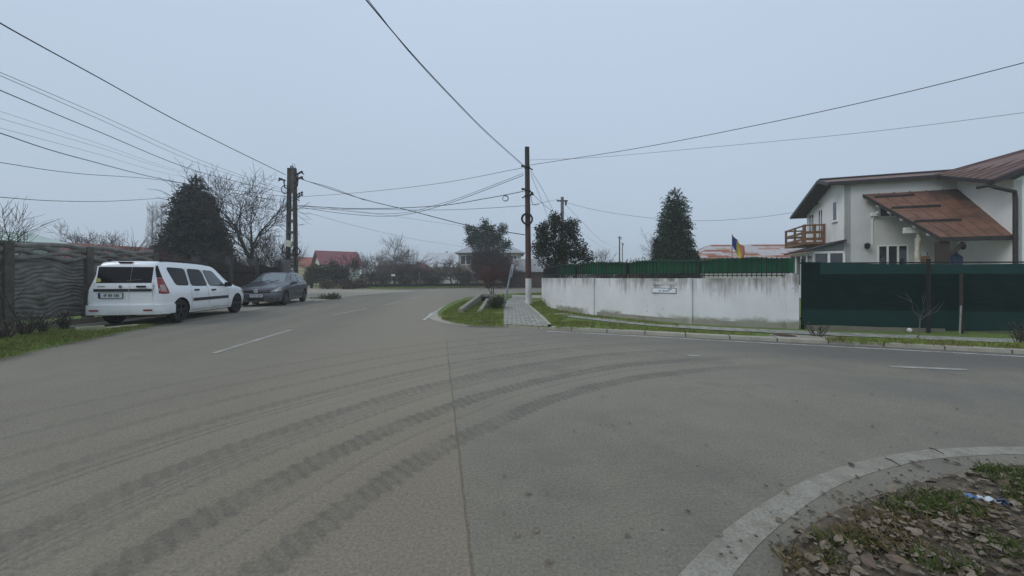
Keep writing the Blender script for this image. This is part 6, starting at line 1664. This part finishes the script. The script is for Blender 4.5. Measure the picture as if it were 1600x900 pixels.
bmp = M.build('bumper', M_WPAINT, wt, smooth=50, recalc=True)
M = MB()
for y in (-.60, .60): M.box((-.082, y, .40), (.012, .20, .035))
M.build('reflector', M_RED, bmp)
M = MB(); M.tube([(.28, -.18, .28), (-.03, -.18, .27)], .025, 8); M.build('exhaust', M_TRIM, wt)
# windscreen and nose
M = MB(); wc.top_patch(M, 3.42, 2.72, .93, .92, .006); M.build('windscreen', M_CGLASS2, wt, smooth=180)
M = MB(); M.box((4.452, 0, .50), (.02, .8, .16)); M.build('grille', M_TRIM, wt)

# ---------------------------------------------------------------- dark grey hatchback
def grey_paint():
    t = NT('dark_grey_car_paint'); v = t.obj(); s = t.xyz(v)
    n = t.noise(v, 4, 5, .65)
    c = t.ramp(n, [(.3, (.066, .070, .082)), (.7, (.092, .096, .110))])
    c = t.mix(t.step(t.m('ADD', s[2], t.m('MULTIPLY', n, .3)), .72, .35, 0, .55), c, (.115, .105, .09))
    t.color(c); t.set(Roughness=.30, Specular_IOR_Level=.5, Metallic=.25, Coat_Weight=.4, Coat_Roughness=.12); return t.mat
M_GPAINT = grey_paint()
K = [(0, .68, .34, .50, .80), (.04, .76, .28, .54, .93), (.12, .81, .25, .56, 1.06), (.30, .85, .22, .57, 1.26), (.55, .872, .20, .575, 1.405), (.9, .879, .19, .585, 1.462), (1.4, .88, .185, .595, 1.482), (1.85, .88, .185, .60, 1.470), (2.15, .88, .185, .605, 1.425),
     (2.5, .88, .185, .63, 1.265), (2.85, .878, .185, .69, 1.075), (3.06, .875, .185, .735, .985), (3.3, .868, .19, .745, .945), (3.65, .845, .20, .735, .885), (3.9, .80, .21, .70, .825), (4.05, .735, .22, .645, .765), (4.14, .66, .23, .57, .68), (4.19, .58, .25, .48, .58), (4.204, .52, .28, .42, .52)]
gc = Car(K, lambda x: .935 - .02 * max(0, x - .5), 4.2, lambda x, z: 0.0)
gf, gr_ = Vector(G(445, 476.6, .016)), Vector(G(475.5, 470.8, .016))
hd = (gf - gr_).normalized(); ang = math.atan2(hd.y, hd.x); SC = 1.0
rwg, wbg = .78, 2.578
org = gf - (hd * (rwg + wbg) + Vector((-hd.y, hd.x)) * .80) * SC
gt = thing('hatchback', 'dusty dark grey hatchback parked nose towards us beyond the white estate car', 'car', (org.x, org.y, .016), ang); gt.scale = (SC, SC, SC)
sts = [0, .02, .04, .08, .12] + list(np.linspace(.2, 4.0, 42)) + [4.05, 4.10, 4.14, 4.17, 4.19, 4.204]
car_finish(gc.body(sts), [(rwg, -.95, -.60), (rwg, .60, .95), (rwg + wbg, -.95, -.60), (rwg + wbg, .60, .95)], [M_GPAINT, M_GAP], gt, .36)
for x in (rwg, rwg + wbg):
    for sd in (-1, 1): wheel(gt, x, sd * .765, sd, M_RIMS, 7)
MB().box((2.1, 0, .26), (3.4, 1.0, .12)).build('underbody', M_GAP, gt)
for sd in (-1, 1):
    for c in ([(.46, 1.00), (.72, .985), (.80, 1.33), (.66, 1.30)], [(.80, .98), (1.52, .965), (1.46, 1.375), (.90, 1.36)], [(1.62, .96), (2.62, .945), (2.06, 1.34), (1.56, 1.375)]):
        fr = MB(); ex = .016; cc = [(c[0][0] - ex, c[0][1] - ex), (c[1][0] + ex * 1.4, c[1][1] - ex), (c[2][0] + ex, c[2][1] + ex), (c[3][0] - ex, c[3][1] + ex)]
        gc.round_patch(fr, cc, sd, .0035); f_ = fr.build('side_window', M_TRIM, gt, smooth=180)
        g = MB(); gc.round_patch(g, c, sd, .007); g.build('pane', M_CGLASS2, f_, smooth=180)
    gp = MB()
    for (xa, xb, za, zb_) in ((1.57, 1.51, .30, 1.40), (2.72, 2.66, .30, .96), (.86, .86, .66, 1.38)):
        gc.side_patch(gp, [(xa - .004, za), (xa + .004, za), (xb + .004, zb_), (xb - .004, zb_)], sd, .0025, 1, 14)
    gp.build('door_gaps', M_GAP, gt)
    for x in (1.0, 1.78): MB().box(gc.side(x, .84, sd, .012), (.20, .035, .04)).build('door_handle', M_GPAINT, gt)
    rb = MB(); gc.side_patch(rb, [(1.15, .52), (2.95, .52), (2.95, .56), (1.15, .56)], sd, .010, 18, 2); rb.build('rub_strip', M_GPAINT, gt, smooth=60)
    mirror_(gt, Vector(gc.side(2.48, .985, sd, .05)), sd, M_GPAINT)
    hl = MB(); gc.side_patch(hl, [(3.80, .665), (4.155, .585), (4.12, .685), (3.80, .80)], sd, .010, 8, 5)
    hb_ = hl.build('headlight', mat('hazy_headlamp', (.36, .36, .31), .12, .1), gt, smooth=180)
    M = MB(); gc.side_patch(M, [(3.98, .66), (4.10, .63), (4.08, .69), (3.97, .73)], sd, .013, 4, 3); M.build('bulb_reflector', mat('lamp_reflector', (.62, .60, .50), .2), hb_, smooth=180)
    tl = MB(); gc.side_patch(tl, [(.03, .84), (.30, .84), (.24, .98), (.06, .98)], sd, .008, 5, 4); tl.build('tail_lamp', M_RED, gt, smooth=180)
    fg = MB(); fg.lathe([(.005, 4.13), (.045, 4.13), (.05, 4.10)], 14, 'x', (0, sd * .60, .345)); fg.build('fog_lamp', mat('fog_lens', (.35, .35, .34), .15), gt)
M = MB(); gc.top_patch(M, 2.97, 2.24, .92, .90, .006); wsc = M.build('windscreen', mat('windscreen_glass', (.14, .17, .18), .05, .2, 1.0, spec=.9), gt, smooth=180)
M = MB(); M.tube([gc.top(2.96, -.5, .02), gc.top(2.84, .05, .022)], .009, 5); M.tube([gc.top(2.96, .1, .02), gc.top(2.84, .6, .022)], .009, 5); M.build('wiper', M_BLACK, gt)
M = MB(); gc.top_patch(M, .10, .46, .8, .86, .006); M.build('rear_window', M_CGLASS, gt, smooth=180)
# nose
pr = [(-.06, .20), (.0, .20), (.028, .25), (.036, .34), (.036, .43), (.030, .50), (.012, .555), (-.03, .58), (-.08, .58)]
pts = [(x, gc.W(x) - .012) for x in (3.78, 3.86, 3.95, 4.05)] + [(4.11, .68), (4.150, .60)] + [(4.185, .48), (4.205, .30), (4.21, .1), (4.21, -.1), (4.205, -.30), (4.185, -.48)] + [(4.150, -.60), (4.11, -.68)] + [(x, -gc.W(x) + .012) for x in (4.05, 3.95, 3.86, 3.78)]
M = MB(); plan_sweep(M, pts[::1], pr) if True else None
if M.v[len(pr) + 4][1] < gc.W(3.86) - .012: M = MB(); plan_sweep(M, pts[::-1], pr)
bmp = M.build('bumper', M_GPAINT, gt, smooth=50, recalc=True)
M = MB(); M.box((4.235, 0, .305), (.03, .62, .10)); M.box((4.19, .50, .315), (.03, .26, .085), R(-22)); M.box((4.19, -.50, .315), (.03, .26, .085), R(22)); M.build('lower_grille', M_BLACK, bmp)
M = MB()
for (a, b) in ((-.5, -.08), (.08, .5)): M.bar((4.205 if abs(a) < .2 else 4.17, a, .635), (4.205 if abs(b) < .2 else 4.17, b, .635), .05, .085, up=(0, 0, 1))
M.bar((4.21, -.1, .635), (4.21, .1, .635), .04, .085)
M.build('grille', M_BLACK, gt)
M = MB()
for s in (-1, 1): M.bar((4.238, 0, .635), (4.200, s * .5, .637), .008, .012)
M.build('grille_bar', mat('chrome', (.5, .5, .5), .2), gt)
em = MB().lathe([(.062, 4.240), (.074, 4.246), (.080, 4.236), (.068, 4.228)], 24, 'x', (0, 0, .645), closed=True).lathe([(.01, 4.236), (.062, 4.236), (.064, 4.23)], 24, 'x', (0, 0, .645), mi=1).build('emblem', [mat('bright_chrome', (.75, .76, .78), .25), mat('emblem_ground', (.10, .11, .14), .4)], gt)
M = MB()
for (a, b) in (((-.030, .045), (0, .006)), ((.030, .045), (0, .006)), ((-.055, .02), (-.026, -.05)), ((-.026, -.05), (0, -.002)), ((0, -.002), (.026, -.05)), ((.026, -.05), (.055, .02))):
    M.bar((4.241, a[0], .645 + a[1]), (4.241, b[0], .645 + b[1]), .011, .006, up=(1, 0, 0))
M.build('mark', MATS['bright_chrome'], em)
num_plate(gt, 4.252, 0, .455, 1, 'IF 05 GBA')

# ---------------------------------------------------------------- things half hidden behind
# white panel van tail seen between walnut and pole
b0 = P(402, 434, 40)
vt = thing('parked_van', 'white van with blue stripe half hidden behind the dark hatchback', 'van', (b0[0], 40, .05), R(8))
Kv = [(-2.4, .82, .35, .70, 1.75), (-2.3, .93, .30, .80, 2.05), (-1.8, .96, .28, .82, 2.15), (.6, .96, .28, .82, 2.15), (1.2, .95, .28, .80, 1.9), (1.75, .93, .3, .82, 1.25), (2.3, .84, .32, .74, 1.02), (2.45, .7, .4, .5, .8)]
vc = Car(Kv, lambda x: 1.15, 4.8, lambda x, z: 0)
car_finish(vc.body(list(np.linspace(-2.4, 2.45, 30))), [(-1.5, -1.05, -.65), (-1.5, .65, 1.05), (1.6, -1.05, -.65), (1.6, .65, 1.05)], [M_WPAINT, M_GAP], vt, .38)
for x in (-1.5, 1.6):
    for sd in (-1, 1): wheel(vt, x, sd * .83, sd, M_RIMD)
for sd in (-1, 1):
    M = MB(); vc.side_patch(M, [(.1, 1.2), (1.5, 1.18), (1.05, 1.75), (.1, 1.85)], sd, .006); M.build('side_window', M_CGLASS, vt)
    M = MB(); vc.side_patch(M, [(-2.2, .9), (1.9, .9), (1.9, 1.08), (-2.2, 1.08)], sd, .006, 16, 2); M.build('stripe', M_BLUEB, vt)
M = MB(); vc.top_patch(M, 1.7, 1.15, .9, .9, .006); M.build('windscreen', M_CGLASS, vt)
# back of a give-way sign on its post
q = P(394, 412, 22)
gw = thing('traffic_sign', 'dark back of a triangular traffic sign on a thin post left of the concrete pole', 'traffic sign', (q[0], 22, .05))
MB().tube([(0, 0, 0), (0, 0, q[2] + .1)], .03, 8).build('post', M_GALV, gw)
c = q[2]; s = .34
MB().add([(-s, -.035, c + .2), (s, -.035, c + .2), (0, -.035, c - .38), (-s, -.047, c + .2), (s, -.047, c + .2), (0, -.047, c - .38)], [(0, 1, 2), (5, 4, 3), (0, 3, 4, 1), (1, 4, 5, 2), (2, 5, 3, 0)]).build('sign_plate', mat('grey_sign_back', (.04, .04, .042), .5), gw)
# culvert on the island
cu = G1(745, 478)
ct = thing('culvert', 'small open concrete culvert with sloping wing walls in the island grass', 'culvert', (cu[0], cu[1], ZB - .1))
def gp_(x, y, z): q = G(x, y, z); return (q[0], q[1], z)
def wing(a, b, ha, hb2, t):
    A, B = Vector((a[0], a[1], ZB - .06)), Vector((b[0], b[1], ZB - .06)); d = (B - A).normalized(); n = Vector((-d.y, d.x, 0)) * t
    vs = [A, B, B + Vector((0, 0, hb2)), A + Vector((0, 0, ha))]; vs += [v + n for v in vs]
    return MB().add(vs, [(0, 1, 2, 3), (7, 6, 5, 4), (0, 4, 5, 1), (1, 5, 6, 2), (2, 6, 7, 3), (3, 7, 4, 0)])
wing(G1(723, 489), G1(753, 470), .20, .40, .16).build('wing_wall', M_CONC, ct, ct.location, recalc=True)
wing(G1(749, 490), G1(765, 476), .04, .34, .14).build('wing_wall', M_CONC, ct, ct.location, recalc=True)
wing(G1(753, 470.5), G1(772, 470.5), .42, .42, .18).build('headwall', M_CONC, ct, ct.location, recalc=True)
h0 = G1(760, 471.3)
MB().box((h0[0] - .02, h0[1] - .02, ZB + .12), (.40, .06, .26)).build('pipe_mouth', M_GAP, ct, ct.location)
# flag
q = P(1144, 366, 20.0)
fl = thing('flag', 'blue yellow and faded red flag hanging limp from a thin pole behind the railing', 'flag', (q[0], 20, .1))
MB().tube([(0, 0, 0), (0, 0, q[2] - .1)], .016, 7).build('pole', mat('flag_pole', (.10, .10, .11), .5), fl)
zt = q[2] - .12
def cloth(u, v):
    # hangs and slants: hoist edge on the pole, fly edge fallen
    top = zt - .02 - .62 * u ** .9; h_ = .55 + .50 * math.sin(u * 1.2)
    return (.02 + .60 * u + .05 * math.sin(v * 5 + u * 6) * u, .06 * math.sin(u * 12 + v * 2.5) * (.3 + u), max(top - h_ * v * (1 - .10 * u), zt - 1.28 + .04 * math.sin(u * 9)))
names = (('blue', (.020, .035, .20)), ('yellow', (.55, .45, .035)), ('faded_red', (.42, .16, .12)))
M = MB()
for k in range(3): M.grid(lambda u, v, k=k: cloth((k + u) / 3, v), 8, 12, k)
M.build('cloth', [mat('flag_' + nme, c_, .8, .1, 6) for nme, c_ in names], fl, smooth=180)
# iron fence in front of the far gardens
pts = [(-18.6, 43.6), (-11.0, 44.2), (-4.6, 49.0), (3.0, 56.5)]
fnx = thing('iron_fence', 'long dark wire and iron garden fence along the far side of the road', 'fence', (-8, 46, .09))
for i in range(3):
    A, B = Vector((*pts[i], 0)), Vector((*pts[i + 1], 0)); L_ = (B - A).length; nn = int(L_ / 2.4); d = (B - A) / nn
    for k in range(nn):
        a, b = A + d * k, A + d * (k + 1)
        MB().box((a.x, a.y, .95), (.10, .10, 1.75)).build('post', M_IRON, fnx, fnx.location)
        M = MB(); M.bar((a.x, a.y, .32), (b.x, b.y, .32), .06, .40)
        for z in (1.0, 1.62): M.bar((a.x, a.y, z), (b.x, b.y, z), .04, .05)
        for j in range(1, 16):
            q = a.lerp(b, j / 16); M.bar((q.x, q.y, .3), (q.x, q.y, 1.72), .025, .02)
        M.build('bar_panel', M_IRON, fnx, fnx.location)
q = P(614.5, 430, 43)
nb_ = thing('notice_board', 'small white notice on a dark post before the far iron fence', 'sign', (q[0], 43, .09))
MB().box((0, -.03, q[2] - .09), (.42, .03, .22)).build('panel', mat('notice_white', (.72, .72, .72), .5, .05), nb_)
MB().tube([(.25, 0, 0), (.25, 0, q[2] + .05)], .035, 7).build('post', M_IRON, nb_)
for (x, d, lb) in ((659, 47, 'slim pale fence post standing before the brown roofed house'), (740, 50, 'pale concrete post before the beige house fence')):
    q = P(x, 434, d); tag(MB().box((0, 0, .9), (.12, .12, 1.8)).build('concrete_post', M_POLEG, base=(0, 0, 0)), lb, 'post').location = (q[0], d - 1.2, .05)
# small broken kerb islet where the side street starts
q = G(497, 463); k_ = MB(); a, b_ = Vector(G(484, 467.2)), Vector(G(512, 466.5)); k_.bar((a.x, a.y, .07), (b_.x, b_.y, .07), .3, .14); a2 = Vector(G(508, 459)); k_.bar((b_.x - .1, b_.y, .06), (a2.x, a2.y, .06), .25, .12)
tag(k_.build('kerb_slab', M_KERB, base=(a.x, a.y, .0)), 'broken pale kerb at the mouth of the dusty side street', 'kerb')
c = G(512, 467.5)
leafy('weed_clump', 'yellowish clump of weeds on the broken kerb beyond the hatchback', (c[0], c[1], .02), [((0, 0, .10), (.55, .3, .10), 1), ((.35, 0, .14), (.4, .3, .12), 1)], 900, 120, M_HEDGEY, .06, cat='weeds')

# ================================================================== air
hz = NT('winter_haze'); t_ = hz.t; t_.nodes.remove(hz.b)
pv = t_.nodes.new('ShaderNodeVolumePrincipled'); pv.inputs['Color'].default_value = (.97, .98, .99, 1); pv.inputs['Density'].default_value = HAZE_D; pv.inputs['Anisotropy'].default_value = .1
t_.links.new(pv.outputs[0], t_.nodes['Material Output'].inputs['Volume'])
if HAZE_D > 0: MB().box((0, 200, 10.45), (1240, 1040, 23.1)).build('haze', hz.mat, kind='stuff')
